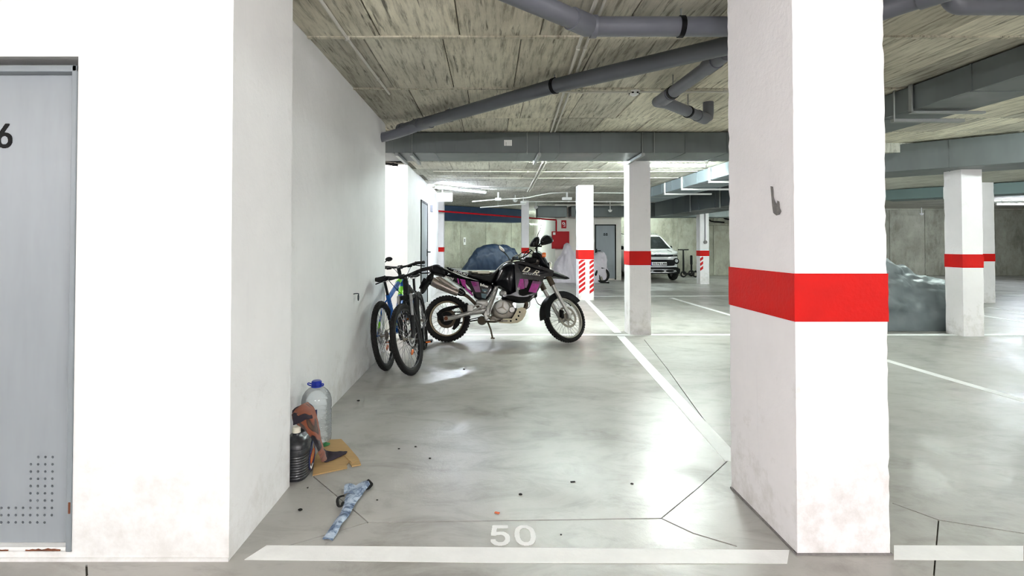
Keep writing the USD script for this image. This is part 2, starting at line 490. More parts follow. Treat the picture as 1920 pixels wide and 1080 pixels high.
paint([G(500, 1023), G(1480, 1032), G(1476, 1057), G(960, 1056), G(458, 1050)])
paint([G(1676, 1023), G(1919, 1024), G(1919, 1052), G(1676, 1050)])
stripe((1.425, 3.0), (1.775, 6.95), .105)
stripe((1.80, 7.2), (2.16, 11.6), .10)
stripe((-1.2, 7.05), (9.5, 7.05), .10)
stripe((4.33, 2.2), (4.25, 6.9), .09)
stripe((4.23, 7.2), (4.13, 11.7), .09)
stripe((8.5, 7.2), (8.55, 11.7), .09)
stripe((9.6, 7.2), (9.7, 10.0), .09)
stripe((-1.0, 11.9), (13, 12.3), .10)
tx = meshkit.text_mesh('50', .15, .0015, True)
v = tx.vertices - [tx.vertices[:, 0].min(), 0, 0]
g0, g1 = G(920, 1022), G(1008, 985)
v[:, 0] *= (G(1007, 1020)[0] - g0[0]) / v[:, 0].max()
v[:, 1] *= (g1[1] - g0[1]) / v[:, 1].max()
tx.vertices = v + [g0[0], g0[1], .0004]
obj('painted_number', tx, 'line_paint', floor, smooth=False, label='white stencilled number 50')

# ------------------------------------------------------------------ the setting: ceiling of board-marked concrete
ceiling = obj('ceiling', cat_(box(X0, X1, YN, Y_STEP, Z_CEIL + .014, Z_CEIL + .2), box(X0, X1, Y_STEP, YB, Z_FAR + .014, Z_CEIL + .2)), 'ceiling_slab', smooth=False, kind='structure')
kinds = ['ceiling_board', 'ceiling_board', 'ceiling_board_grey']


def board(x0, x1, y0, y1, z, material):
    g, dz = .0035, rng.uniform(-.004, .003)
    m = rbox(x0 + g, x1 - g, y0 + g, y1 - g, z + dz, z + .02, .004, 4)
    obj('board', m, material, ceiling, smooth=False)


rows = [1.1, 2.28, 3.41, 4.57, 5.69, 6.40, Y_STEP]
for i in range(len(rows) - 1):
    for k in range(15):
        x = WX - .07 + k * .535 + (.12 if i % 2 else 0) - .1
        a = max(x, WX - .02)
        board(a, min(x + .535, 6.7), rows[i], rows[i + 1], Z_CEIL, 'ceiling_board_grey' if k < 2 and i > 1 else kinds[rng.integers(3)])
for y in (3.41, 4.57):
    obj('joint_strip', box(WX, 6.7, y - .016, y + .016, Z_CEIL - .012, Z_CEIL + .003), 'ceiling_board', ceiling)
rows = [Y_STEP, 8.0, 8.75, 9.5, 10.4, 11.4, 12.6]
for i in range(len(rows) - 1):
    for k in range(10):
        x = -1.5 + k * .62 + (.25 if i % 2 else 0)
        board(x, x + .62, rows[i], rows[i + 1], Z_FAR, 'ceiling_board_far')
obj('far_boarding', box(-4, X1, 12.6, YB, Z_FAR, Z_FAR + .02), 'ceiling_board_far', ceiling)
obj('far_boarding', box(-1.5 + 6.45, X1, Y_STEP, 12.6, Z_FAR, Z_FAR + .02), 'ceiling_board_far', ceiling)
obj('far_boarding', cat_(box(6.7, X1, YN, Y_STEP, Z_CEIL, Z_CEIL + .02), box(X0, WX - .02, YN, Y_STEP, Z_CEIL, Z_CEIL + .02), box(WX - .02, 6.7, YN, 1.1, Z_CEIL, Z_CEIL + .02)), 'ceiling_board', ceiling)
obj('step_face', box(-4, X1, Y_STEP - .01, Y_STEP + .02, Z_FAR, Z_CEIL + .03), 'ceiling_board_far', ceiling)

# ------------------------------------------------------------------ the setting: walls
def wall(name, *ms):
    return obj(name, cat_(*ms), 'white_plaster', smooth=False, kind='structure')


XS = -1.044                                   # free end of the front wall
dr = W(147, 106, 2.076)
dxr, dzt = dr[0], dr[2]
b_ = manifold3d.Manifold.cube((XS - X0, .624, Z_CEIL)).translate((X0, 2.076, 0)) - manifold3d.Manifold.cube((1.02, .16, dzt - .035)).translate((dxr - 1.02, 2.06, .035))
fm = mf(b_.refine_to_length(.09))
vv = np.array(fm.vertices)
e = (vv[:, 0] > XS - 1e-4)
vv[e, 0] -= .004 * meshkit.fbm(vv[e] * 8, 3)
fm.vertices = vv
wf = obj('wall_front', fm, 'white_plaster', smooth=20, kind='structure')
wall('wall_left', rough_box(WX - .3, WX, 2.70, 5.98, 0, Z_CEIL + .03, .09, .002, 3, .003))
wall('wall_corridor', box(-3.7, -3.5, 2.7, 8.3, 0, Z_CEIL))
wb = wall('wall_block', rough_box(-3.6, -1.33, 8.3, 13.3, 0, Z_FAR + .02, .12, .002, 4, .003))
wall('wall_side', box(-4.2, -4, 8.3, YB, 0, Z_FAR))
obj('wall_back', box(-4.2, 2.4, YB - .1, YB + .1, 0, Z_FAR), 'wall_concrete', smooth=False, kind='structure')
bl, br_ = W(1041, 500, 17.0), W(1165, 500, 17.0)
wc = obj('wall_store', rough_box(bl[0], br_[0], 17.0, YB, 0, Z_FAR, .3, .002, 5, .002), 'cream_plaster', smooth=False, kind='structure')
YR = 19.2
wr = obj('wall_back_right', box(br_[0] - .02, X1, YR, YR + .2, 0, Z_FAR), 'wall_concrete', smooth=False, kind='structure')
# the shuttering panels of the far concrete wall, each a shallow cast bay
for k in range(16):
    x = br_[0] + .05 + k * 1.32
    obj('cast_panel', rbox(x + .008, x + 1.312, YR - .03 + .012 * (k % 3 == 1), YR + .05, .02, Z_FAR - .05, .008, 4), 'wall_concrete', wr, smooth=False)
for k in range(5):
    x = -3.9 + k * 1.24
    obj('cast_panel', rbox(x + .008, x + 1.232, YB - .13 + .01 * (k % 2), YB - .05, .02, Z_FAR - .05, .008, 4), 'wall_concrete', '/World/wall_back', smooth=False)
wall('wall_right', box(X1 - .2, X1, YN, YR, 0, Z_CEIL))
wall('wall_near', box(X0, X1, YN - .2, YN, 0, Z_CEIL))
wall('wall_far_left', box(X0 - .2, X0, YN, 2.1, 0, Z_CEIL))

# door beside the camera: leaf, frame, number, vent holes, rusted foot
d1 = '/World/door_1'
UsdGeom.Xform.Define(stage, d1)
tag(d1, kind='structure')
fw = .022
dz0 = .052
holes = []
hx = [W(px, 870, 2.112)[0] for px in (58, 71.5, 85.5, 99.5)]
stepx = hx[1] - hx[0]
top_ = W(71, 857, 2.112)[2]
for r in range(10):
    z = top_ - r * stepx
    for c in range(-16, 4):
        if r < 7 and (-13 < c < 0 or (r == 0 and c in (0,))):
            continue
        if r == 9 and c == 3:
            continue
        holes.append((hx[0] + c * stepx, z))
leaf = manifold3d.Manifold.cube((.96, .036, dzt - dz0 - .03)).translate((dxr - fw - .96, 2.112, dz0))
for x, z in holes:
    leaf -= manifold3d.Manifold.cylinder(.06, .0055, .0055, 8).rotate((-90, 0, 0)).translate((x, 2.105, z))
obj('door_leaf', mf(leaf), 'door_grey', d1, smooth=False)
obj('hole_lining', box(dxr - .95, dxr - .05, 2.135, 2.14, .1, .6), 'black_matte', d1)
obj('door_frame', cat_(rbox(dxr - fw, dxr - .001, 2.070, 2.16, .036, dzt - .036, .004), rbox(dxr - 1.02, dxr - .001, 2.070, 2.16, dzt - .064, dzt - .036, .004)), 'door_frame_grey', d1)
sill = cat_(box(dxr - 1.0, dxr - .03, 2.082, 2.15, .036, .05))
obj('door_sill', sill, 'line_paint', d1, label='rust-stained strip under the grey door')
for a, b2, h in ((.05, .19, .012), (.26, .4, .009), (.44, .62, .011)):
    xs_ = np.linspace(dxr - b2, dxr - a, 12)
    top_e = [(x_, .0375 + h * .8 * (.25 + .75 * rng.random()) * (.4 + .6 * math.sin(math.pi * (k_ + .5) / 12))) for k_, x_ in enumerate(xs_)]
    obj('rust_flake', xz(Polygon(top_e + [(xs_[-1], .0362), (xs_[0], .0362)]), 2.0795, 2.083), 'rust', d1, smooth=False)
obj('rust_flake', rbox(dxr - .011, dxr - .003, 2.0675, 2.0705, .19, .235, .001), 'rust', d1)
n6 = W(-13, 276, 2.11)
obj('door_number', text_xz('6', (W(0, 232, 2.11) - W(0, 276, 2.11))[2] * .98, (n6[0], 2.1118, n6[2])), 'black_matte', d1, smooth=False, label='black numeral 6')
# white grout bead and chips at the foot of the front wall
obj('skirting_bead', box(X0, XS - .001, 2.068, 2.08, 0, .014), 'white_plaster', wf)

# corridor and far doors
d2 = '/World/door_2'
UsdGeom.Xform.Define(stage, d2)
tag(d2, kind='structure')
ya, yb = -1.33 * F_PX / (788.5 - CX), -1.33 * F_PX / (801 - CX)
zt = 2.09
obj('door_leaf', rbox(-1.335, -1.322, ya + .04, yb - .04, .02, zt - .03, .003), 'door_grey', d2)
obj('door_frame', cat_(box(-1.34, -1.312, ya, ya + .04, 0, zt), box(-1.34, -1.312, yb - .045, yb, 0, zt), box(-1.34, -1.312, ya, yb, zt - .04, zt)), 'black_matte', d2)
obj('door_handle', cat_(tube([(-1.32, yb - .1, 1.06), (-1.25, yb - .1, 1.06), (-1.25, yb - .22, 1.06)], .012, 8), box(-1.325, -1.312, yb - .12, yb - .08, .97, 1.12)), 'black_plastic', d2)

d3 = '/World/door_3'
UsdGeom.Xform.Define(stage, d3)
tag(d3, kind='structure')
a, b2 = W(1115.5, 421, 16.98), W(1155, 524, 16.98)
obj('door_leaf', rbox(a[0] + .03, b2[0] - .03, 16.97, 17.0, .06, a[2] - .03, .004), 'door_grey', d3)
obj('door_frame', cat_(box(a[0], a[0] + .03, 16.955, 17, .02, a[2]), box(b2[0] - .03, b2[0], 16.955, 17, .02, a[2]), box(a[0], b2[0], 16.955, 17, a[2] - .03, a[2])), 'black_matte', d3)
p = W(1131, 442, 16.96)
obj('door_number', text_xz('88', .085, (p[0], 16.968, p[2])), 'black_matte', d3, smooth=False, label='black number 88')
p = W(1118, 470, 16.95)
obj('door_handle', cat_(rbox(p[0], p[0] + .03, 16.945, 16.97, p[2] - .06, p[2] + .06, .005), tube([(p[0] + .015, 16.95, p[2]), (p[0] + .015, 16.92, p[2]), (p[0] + .14, 16.92, p[2])], .012, 8)), 'black_plastic', d3)
# mesh sheet hinted at the top and grille of holes at the foot of that door
obj('vent_plate', cat_([box(a[0] + .4 + .035 * i, a[0] + .42 + .035 * i, 16.965, 16.971, .28 + .05 * j, .3 + .05 * j) for i in range(6) for j in range(5)]), 'door_frame_grey', d3)

# ------------------------------------------------------------------ columns
def column(label, x0, x1, y0, y1, ztop, zb0, zb1, parts_rough=True):
    t = thing('concrete_column', label, 'column', ((x0 + x1) / 2, (y0 + y1) / 2, 0))
    hx_, hy_ = (x1 - x0) / 2, (y1 - y0) / 2
    sd = int(abs(x0 * 31 + y0 * 17))
    w = lambda za, zb, e, m, nm, chip, am: obj(nm, rough_box(-hx_ - e, hx_ + e, -hy_ - e, hy_ + e, za, zb, .04 if y0 < 4 else .1, am, sd, chip), m, t, smooth=20)
    w(0, ztop, 0, 'column_paint', 'shaft', .005, .0015)
    w(zb0, zb1, .0035, 'red_paint', 'red_band', .002, .0004)
    return t


cy1 = 2.085
pl, pr = G(1495, 1040), G(1672, 1042)
near = column('large white column nearest the camera with broad red band and dark scuff', pl[0], pr[0], pl[1], pl[1] + .575, Z_CEIL, W(1497, 603, pl[1])[2], W(1497, 513, pl[1])[2])
NX, NY = (pl[0] + pr[0]) / 2, pl[1] + .575 / 2
# the dark smear on its left face
q = []
for px, py in ((1446, 349), (1450, 350), (1452, 372), (1457, 384), (1459, 376), (1462, 378), (1463, 390), (1466, 396), (1463, 402), (1457, 404), (1451, 399), (1449, 385)):
    r_ = W(px, py, 1.0)
    yy = pl[0] / r_[0]
    q.append((yy, CAM_H + (r_[2] - CAM_H) * yy))
sm = extrude(Polygon(q).buffer(0), .0012)
v = sm.vertices
sm.vertices = np.stack([pl[0] - .0022 - v[:, 2] - NX, v[:, 0] - NY, v[:, 1]], -1)
plain('scuff', srgb(120, 116, 114), .8, vary=.25, scale=50)
obj('scuff_mark', sm, 'scuff', near, smooth=False, label='dark grey smear')
obj('foot_mortar', cat_(box(pl[0] - NX - .006, pr[0] - NX + .006, pl[1] - NY - .006, pl[1] - NY + .02, 0, .007), box(pl[0] - NX - .008, pl[0] - NX + .02, -.28, .28, 0, .007)), 'scuff', near)


def far_column(label, pxl, pxr, base, band, top, depth=None):
    g = G(pxl, base)
    x0, x1 = g[0], G(pxr, base)[0]
    return column(label, x0, x1, g[1], g[1] + (depth or (x1 - x0)), W(pxl, top, g[1])[2] if top else Z_FAR, W(pxl, band[1], g[1])[2], W(pxl, band[0], g[1])[2]), x0, x1, g[1]


c2 = far_column('white column with red band standing past the motorcycle front wheel', 1181, 1221, 628, (471, 497), 0, .28)
c3, x0, x1, y0 = far_column('white column with red diagonal hazard stripes below its red band', 1085, 1113.5, 563, (469, 486), 0)
ox, oy = (x0 + x1) / 2, y0 + (x1 - x0) / 2


def hazard(col, ox, oy, y0, spans, ztop, zbot, n):
    h = (ztop - zbot) / n
    for xa, xb in spans:
        for i in range(n):
            z = zbot + i * h
            rise = (xb - xa) * .75
            poly = Polygon([(xa, z), (xb, z + rise), (xb, z + rise + h * .6), (xa, z + h * .6)]).intersection(sbox(xa, zbot, xb, ztop))
            if poly.area > 1e-4:
                obj('hazard_stripe', move(xz(poly, y0 - .0045, y0 - .002), -ox, -oy), 'stripe_red', col, smooth=False)


s = (x1 - x0) / 28.5
hazard(c3, ox, oy, y0, ((x0 + .4 * s, x0 + 12.5 * s), (x0 + 20.5 * s, x1 - .3 * s)), W(1090, 487, y0)[2], W(1090, 551, y0)[2], 7)
c4, x0, x1, y0 = far_column('slim white column with round grey fitting and short striped strip', 1313, 1330, 533, (470, 480), 0)
ox, oy = (x0 + x1) / 2, y0 + (x1 - x0) / 2
hazard(c4, ox, oy, y0, ((x0, x0 + .09),), W(1315, 481, y0)[2], W(1315, 508, y0)[2], 3)
p = W(1322, 454, y0)
obj('round_fitting', disc(0, .05, .05, 'y', (p[0] - ox, y0 - .02 - oy, p[2])), 'scuff', c4, label='round grey fitting')
obj('fitting_cable', tube([(p[0] - ox, y0 - .012 - oy, p[2]), (p[0] - ox, y0 - .012 - oy, Z_FAR - .3)], .011, 6), 'pvc_grey', c4)
far_column('broad white column behind the near column beside the grey cover', 1807, 1846, 631, (477, 502), 0, .27)
far_column('bright slim white column farthest right with red band', 1843, 1867, 568, (476, 490), 0)
g = W(978.5, 600, 15.5)
column('slim white column seen above the motorcycle handlebar', g[0], W(992, 600, 15.5)[0], 15.5, 15.75, Z_FAR, W(980, 475, 15.5)[2], W(980, 464.5, 15.5)[2])
g = W(822, 600, 14.6)
column('white column at the end of the left wall with small red band', g[0] - .12, W(831.5, 600, 14.6)[0], 14.6, 14.9, Z_FAR, W(826, 472, 14.6)[2], W(826, 463.5, 14.6)[2])

# ------------------------------------------------------------------ ducts
def duct_box(name, label, p0, p1, width, z0, z1, material, seam=.6, group=None):
    """rectangular duct between two plan points (the near lower edge), its folded seams as parts"""
    a, b = np.array(p0, float), np.array(p1, float)
    L = np.linalg.norm(b - a)
    ang = math.degrees(math.atan2(b[1] - a[1], b[0] - a[0]))
    t = thing(name, label, 'duct', (a[0], a[1], z0), ang, group)
    obj('duct_body', rbox(0, L, 0, width, 0, z1 - z0, .006, 4), material, t, smooth=False)
    n = int(L / seam)
    for k in range(1, n):
        obj('seam', box(k * seam - .006, k * seam + .006, -.006, width + .006, -.006, z1 - z0), material, t)
    return t


YD = 6.36
da = duct_box('ventilation_duct', 'long grey rectangular duct crossing under the ceiling above the motorcycle', (WX - .5, YD), (4.75, YD), .66, 2.385, Z_CEIL - .012, 'duct_grey', .52)
ox = WX - .5
for k in range(9):                                            # cross-creased sheet fields on its left half
    x = W(757 + 24 * k, 275, YD)[0] - ox
    obj('crease', box(x - .003, x + .003, -.004, .01, .002, .135), 'duct_grey', da)
for px in (773, 988, 1011, 1204, 1226):
    x = W(px, 280, YD)[0] - ox
    obj('hanger_rod', tube([(x, -.015, -.02), (x, -.015, .26)], .006, 6), 'galvanised', da)
for px in (745, 772, 1011, 1204):
    x = W(px, 290, YD)[0] - ox
    obj('hanger_rail', rbox(x - .02, x + .02, -.05, .72, -.045, -.007, .003, 4), 'galvanised', da)
p = W(945, 273.5, YD)
q = W(960, 262.5, YD)
obj('paper_label', box(p[0] - ox, q[0] - ox, -.004, -.001, p[2] - 2.385, q[2] - 2.385), 'white_plastic', da, label='white paper label')
db = duct_box('ventilation_duct', 'dark grey duct rising toward the right edge below the ceiling', W(1640, 322, 7.3)[:2], W(1960, 302, 6.2)[:2], .85, 2.26, Z_CEIL - .02, 'duct_grey', .8)
dc = duct_box('ventilation_duct', 'dark duct with pale hanger at top right beside the near column', (4.21, 1.2), (4.21, YD - .1), .52, 2.43, Z_CEIL - .012, 'duct_grey', .9)
y = 3.69 * F_PX / (1715 - CX)
obj('duct_hanger', cat_(rbox(y - 1.2 - .02, y - 1.2 + .02, .53, .545, -.03, .22, .003, 4), rbox(y - 1.2 - .02, y - 1.2 + .02, -.1, .545, -.035, -.015, .003, 4)), 'galvanised', dc, label='pale galvanised hanger')
y += .18
obj('duct_hanger', cat_(tube([(y - 1.2, .54, -.04), (y - 1.2, .54, .22)], .007, 6), rbox(y - 1.2 - .025, y - 1.2 + .025, -.08, .56, -.07, -.04, .003, 4)), 'galvanised', dc)
r1 = duct_box('ventilation_duct', 'pale blue-grey duct with white hangers beyond the second column', (4.35, 7.75), (4.35, 13.2), .7, 2.30, Z_FAR - .012, 'duct_pale', .62)
for y in (8.44, 9.65, 10.6):
    obj('duct_hanger', cat_(rbox(y - 7.75 - .025, y - 7.75 + .025, .71, .73, -.04, .2, .003, 4), rbox(y - 7.75 - .025, y - 7.75 + .025, -.25, .73, -.05, -.02, .003, 4)), 'white_plastic', r1)
r2 = duct_box('ventilation_duct', 'deep dark duct low under the ceiling above the parked car', (6.1, 10.0), (6.1, 16.1), .9, 2.07, Z_FAR - .012, 'duct_dark', .9)
for y in (11.5, 13.2):
    obj('duct_hanger', rbox(y - 10 - .03, y - 10 + .03, .91, .93, -.03, .42, .003, 4), 'galvanised', r2)
p, q = W(1225, 407, 16.2), W(1372, 402, 16.2)
duct_box('ventilation_duct', 'dark cross duct just above the parked car', (p[0] - .05, 16.25), (q[0] + 3.5, 16.25), .7, p[2], p[2] + .45, 'duct_grey', 1.2)
p, q = W(1008, 407, 16.1), W(1063, 386, 16.1)
duct_box('ventilation_duct', 'light grey duct section above the red hose cabinet', (p[0], 16.1), (q[0], 16.1), .6, p[2], q[2], 'duct_grey', .8)
p, q = W(1071, 406, 16.1), W(1215, 386, 16.1)
d88 = duct_box('ventilation_duct', 'grey duct section above the grey store door numbered 88', (p[0], 16.1), (q[0], 16.1), .6, p[2], q[2], 'duct_grey', .9)
obj('hanger_rod', tube([(.6, .3, q[2] - p[2] - .01), (.6, .3, Z_FAR - p[2] + .01)], .012, 6), 'galvanised', d88)
p, q = W(800, 412, 17.0), W(978, 416, 19.6)
dl = duct_box('ventilation_duct', 'dark blue duct under the far ceiling behind the red pipe', p[:2], q[:2], .6, p[2], Z_FAR - .012, 'duct_blue', .9)
p, q = W(1660, 366, 12.2), W(1960, 339, 10.2)
dd = duct_box('ventilation_duct', 'teal duct passing behind the broad right column', p[:2], q[:2], .7, 2.27, Z_FAR - .012, 'duct_teal', .8)
obj('duct_hanger', rbox(1.05, 1.1, -.03, -.01, -.04, .22, .003, 4), 'white_plastic', dd)

# ------------------------------------------------------------------ drain pipes
def pipe_thing(label, pts, r, material='pvc_grey', collars=(), elbows=(), smooth=0):
    base = np.array(pts[0])
    t = thing('drain_pipe', label, 'pipe', base)
    P_ = [np.array(p) - base for p in pts]
    obj('pipe', tube(P_, r, 28, smooth), material, t, smooth=50)
    return t, base


def along(a, b, f):
    return np.array(a) * (1 - f) + np.array(b) * f


def collar(t, base, at, direction, r, material='black_plastic', wide=.028, rod=True, zc=Z_CEIL):
    d = np.array(direction) / np.linalg.norm(direction)
    c = np.array(at) - base
    nm = obj('pipe_clamp', tube([c - d * wide / 2, c + d * wide / 2], r + .006, 28), material, t, smooth=50)
    if rod:
        obj('clamp_rod', tube([c + [0, 0, r], [c[0], c[1], zc - base[2] + .01]], .005, 6), 'galvanised', nm)


def socket(t, base, a, b, r, material='pvc_grey'):
    obj('pipe_socket', tube([np.array(a) - base, np.array(b) - base], r, 28), material, t, smooth=50)


zp = W(1240, 50, 3.0)[2]
A = W(930, -25, 2.52); A[2] = zp
B = W(1107, 48, 3.0); B[2] = zp
C = W(1560, 52, 3.0); C[2] = zp
D = W(1800, -30, 2.50); D[2] = zp
t, b0 = pipe_thing('thick grey drain pipe with an elbow running along the top edge', [A, B, C, D], .057)
ud = (B - A) / np.linalg.norm(B - A)
socket(t, b0, B - ud * .17, B - ud * .02, .064)
socket(t, b0, B + [.0, 0, 0], B + [.035, 0, 0], .066)
c = W(1277, 50, 3.0); c[2] = zp
collar(t, b0, c, (1, 0, 0), .057)
ud = (D - C) / np.linalg.norm(D - C)
socket(t, b0, C + ud * .42, C + ud * .55, .064)
# metal elbow and small tee at the very top right
e0 = W(1790, 6, 2.72)
t2 = thing('pipe_elbow', 'pale grey pipe elbow at the top edge right of the near column', 'pipe', e0)
obj('elbow_body', tube([(-.02, 0, .085), (-.015, 0, .03), (.01, -.01, -.01), (.07, -.02, -.02), (.4, -.02, -.02), (1.2, -.02, -.02)], .05, 20, 4), 'pvc_grey', t2, smooth=50)

P0 = W(752, 243, 5.75)
P1 = W(1040, 161, 4.2)
P2 = W(1372, 84, 3.27)
P3 = P2 + (P2 - P1) / np.linalg.norm(P2 - P1) * .55
t, b0 = pipe_thing('long dark drain pipe sloping diagonally across the bay ceiling', [P0, P1, P2, P3], .06, 'pvc_dark')
for px, py, y in ((843, 217, 5.24), (1040, 161, 4.2)):
    c = W(px, py, y)
    collar(t, b0, c, P1 - P0, .06)
w0 = along(P0, P1, .17) + [0, 0, -.015]
w1 = np.array([WX - .05, P0[1] + .05, W(727, 258, P0[1])[2]])
obj('branch', tube([w0 - b0 + [.12, -.1, .0], w0 - b0, along(w0, w1, .5) - b0 + [0, .0, -.01], w1 - b0], .053, 24, 5), 'pvc_grey', t, smooth=50)
u = (P1 - P0) / np.linalg.norm(P1 - P0)
obj('end_cap', tube([-u * .01, u * .05], .068, 28), 'pvc_dark', t, smooth=50)
socket(t, b0, P0 + u * .26, P0 + u * .36, .067, 'pvc_dark')

Q0 = W(1362, 100, 3.42)
Q1 = W(1240, 189, 4.4)
Q2 = W(1322, 231, 5.0)
Q2[2] = Q1[2] - .01
t, b0 = pipe_thing('short bent drain pipe with two elbows right of the smoke detector', [Q0, along(Q0, Q1, .93), Q1 + [-.02, .03, 0], along(Q1, Q2, .1), Q2, Q2 + [.04, .03, .02], Q2 + [.05, .04, .07], [Q2[0] + .05, Q2[1] + .04, Z_CEIL + .01]], .05)
u = (Q1 - Q0) / np.linalg.norm(Q1 - Q0)
collar(t, b0, along(Q0, Q1, .78), u, .05)
socket(t, b0, along(Q0, Q1, .82), along(Q0, Q1, .97), .057)
socket(t, b0, along(Q0, Q1, .12), along(Q0, Q1, .25), .057)
u = Q2 - Q1
collar(t, b0, along(Q1, Q2, .58), u, .05)
socket(t, b0, along(Q1, Q2, .80), along(Q1, Q2, 1.0), .056)

# ------------------------------------------------------------------ conduits, detectors, small ceiling services
plain('conduit_pale', srgb(196, 193, 184), .5, vary=.05)


def conduit(label, pts, r=.01, material='conduit_pale', boxes=(), smooth=0, name='conduit', clips=0, cat='pipe', hang=True):
    base = np.array(pts[0])
    t = thing(name, label, cat, base)
    P_ = [np.array(p) - base for p in pts]
    obj('tube', tube(P_, r, 8, smooth), material, t)
    for k in range(clips):
        f = (k + .5) / clips * (len(P_) - 1)
        i = min(int(f), len(P_) - 2)
        c = along(P_[i], P_[i + 1], f - i)
        obj('clip', rbox(c[0] - .014, c[0] + .014, c[1] - .012, c[1] + .012, c[2] - r - .002, c[2] + r + .006, .003, 4), material, t)
        gap = (Z_CEIL if base[1] < Y_STEP else Z_FAR) - base[2] - c[2]
        if gap > .03 and hang:
            obj('clip_rod', tube([c, c + [0, 0, gap + .008]], .004, 6), 'galvanised', t)
    for c, s in boxes:
        c = np.array(c) - base
        obj('junction_box', rbox(c[0] - s[0], c[0] + s[0], c[1] - s[1], c[1] + s[1], c[2] - s[2], c[2] + s[2], .008), 'white_plastic', t)
    return t


zc = Z_CEIL - .013
conduit('thin pale conduit along the ceiling beside the left bay wall', [(-.953, 2.2, zc), (-.95, 3.4, zc - .006), (-.925, 4.7, zc)], .011, clips=3)
for k, dx in ((0, 0), (1, .05)):
    conduit(('left' if k == 0 else 'right') + '-hand tube of the twin conduits crossing the bay ceiling', [(.585 + dx, 2.2, zc), (.61 + dx, 3.41, zc - .012), (.67 + dx, 4.57, zc - .012), (.76 + dx, 6.33, zc)], .0125 if k == 0 else .010, clips=4)
    conduit(('left' if k == 0 else 'right') + '-hand tube of the twin conduits on the far ceiling', [(.80 + dx, 7.15, Z_FAR - .014), (.86 + dx, 9.5, Z_FAR - .014), (.93 + dx, 12.6, Z_FAR - .014)], .012, clips=3)
conduit('thin conduit running along the ceiling seam to the smoke detector', [(.4, 4.52, zc - .02), (.75, 4.53, zc - .035), (1.33, 4.60, zc - .01), (2.6, 4.60, zc - .01)], .009, clips=4)
p = W(1190, 165, 4.6)
t = thing('smoke_detector', 'white round smoke detector on the bay ceiling', 'smoke detector', (p[0], 4.62, Z_CEIL))
obj('base', lathe([(1e-4, -.022), (.055, -.022), (.055, .0), (1e-4, 0)], 28), 'white_plastic', t)
obj('sensor', lathe([(1e-4, -.055), (.022, -.053), (.03, -.045), (.04, -.042), (.046, -.022), (1e-4, -.022)], 28), 'white_plastic', t)
obj('slots', cat_([rot(box(.036, .047, -.009, .009, -.039, -.028), 60 * k, (0, 0, 1)) for k in range(6)]), 'black_plastic', t)

zf = Z_FAR - .016
conduit('pale conduit near the duct along the far ceiling', [W(812, 316, 8.9) * [1, 1, 0] + [0, 0, zf], (1.0, 8.95, zf), (3.62, 8.9, zf)], .008, 'conduit_pale', clips=6)
conduit('second pale conduit across the far ceiling', [(-1.2, 9.8, zf), (1.0, 9.85, zf), (3.62, 9.8, zf)], .008, clips=6)
p = W(805, 345, 0.0) if False else None
yy = -1.33 * F_PX / (807 - CX)
t = thing('conduit', 'vertical conduit with a switch box on the left corridor wall', 'pipe', (-1.31, yy, 2.0))
obj('tube', tube([(0, 0, .1), (0, 0, .44), (.06, 0, .48), (2.2, .05, .49)], .012, 8), 'galvanised', t)
obj('junction_box', rbox(-.015, .04, -.06, .06, -.06, .1, .008), 'pvc_grey', t)
conduit('sagging white cable pipe with a lamp box on the far ceiling', [W(885, 378, 12.9), W(930, 374, 12.9), W(985, 371, 12.9), W(1010, 366, 12.9), W(1040, 361.5, 12.9), W(1083, 360, 12.9)], .016, 'white_plastic', smooth=4)
conduit('straight white conduit below the sagging cable pipe', [W(900, 389, 14.2), W(985, 382.5, 14.2), W(987, 378, 14.2), W(1085, 378, 14.2), W(1172, 378.5, 14.2)], .016, 'white_plastic', clips=5)
conduit('white conduit running right behind the striped column', [W(1112, 361, 12.9), W(1172, 362, 12.9)], .014, 'white_plastic', clips=3)
for (px, py, w, lab) in ((934, 373, 6, 'small white emergency lamp left of the twin conduits'), (1063, 372, 9, 'white emergency lamp left of the striped column')):
    p = W(px, py, 12.85)
    t = thing('emergency_lamp', lab, 'lamp', p)
    s = w / 75
    obj('lamp_body', rbox(-s, s, -.05, .05, -.045, .03, .012), 'white_plastic', t)
    obj('lamp_bracket', box(-.02, .02, -.02, .02, .03, Z_FAR - p[2] + .005), 'white_plastic', t)
p = W(981, 379.5, 14.1)
t = thing('junction_box', 'white junction box where the twin conduits end', 'junction box', p)
obj('box_body', rbox(-.08, .08, -.04, .05, -.035, .035, .008), 'white_plastic', t)
obj('box_stem', tube([(0, 0, .03), (0, 0, Z_FAR - p[2] + .01)], .014, 6), 'white_plastic', t)
obj('box_cover', rbox(-.07, .07, -.045, -.035, -.028, .028, .004), 'white_plastic', t)
for px, py, y, lab in ((966, 377, 13.6, 'tiny white ceiling detector near the junction box'), (1005, 390, 16.0, 'tiny white ceiling detector by the grey duct'), (1144, 396, 15.5, 'small white detector on the duct above door 88'), (1728, 402, 18.6, 'small round white ceiling lamp right of the near column')):
    p = W(px, py, y)
    t = thing('smoke_detector', lab, 'smoke detector', p)
    obj('base', lathe([(1e-4, .02), (.065, .02), (.065, .045), (1e-4, .045)], 20), 'white_plastic', t)
    obj('sensor', lathe([(1e-4, -.03), (.03, -.026), (.055, .0), (.06, .02), (1e-4, .02)], 20), 'white_plastic', t)
    if p[2] + .05 < Z_FAR:
        obj('stem', tube([(0, 0, .04), (0, 0, Z_FAR - p[2] + .01)], .012, 6), 'white_plastic', t)
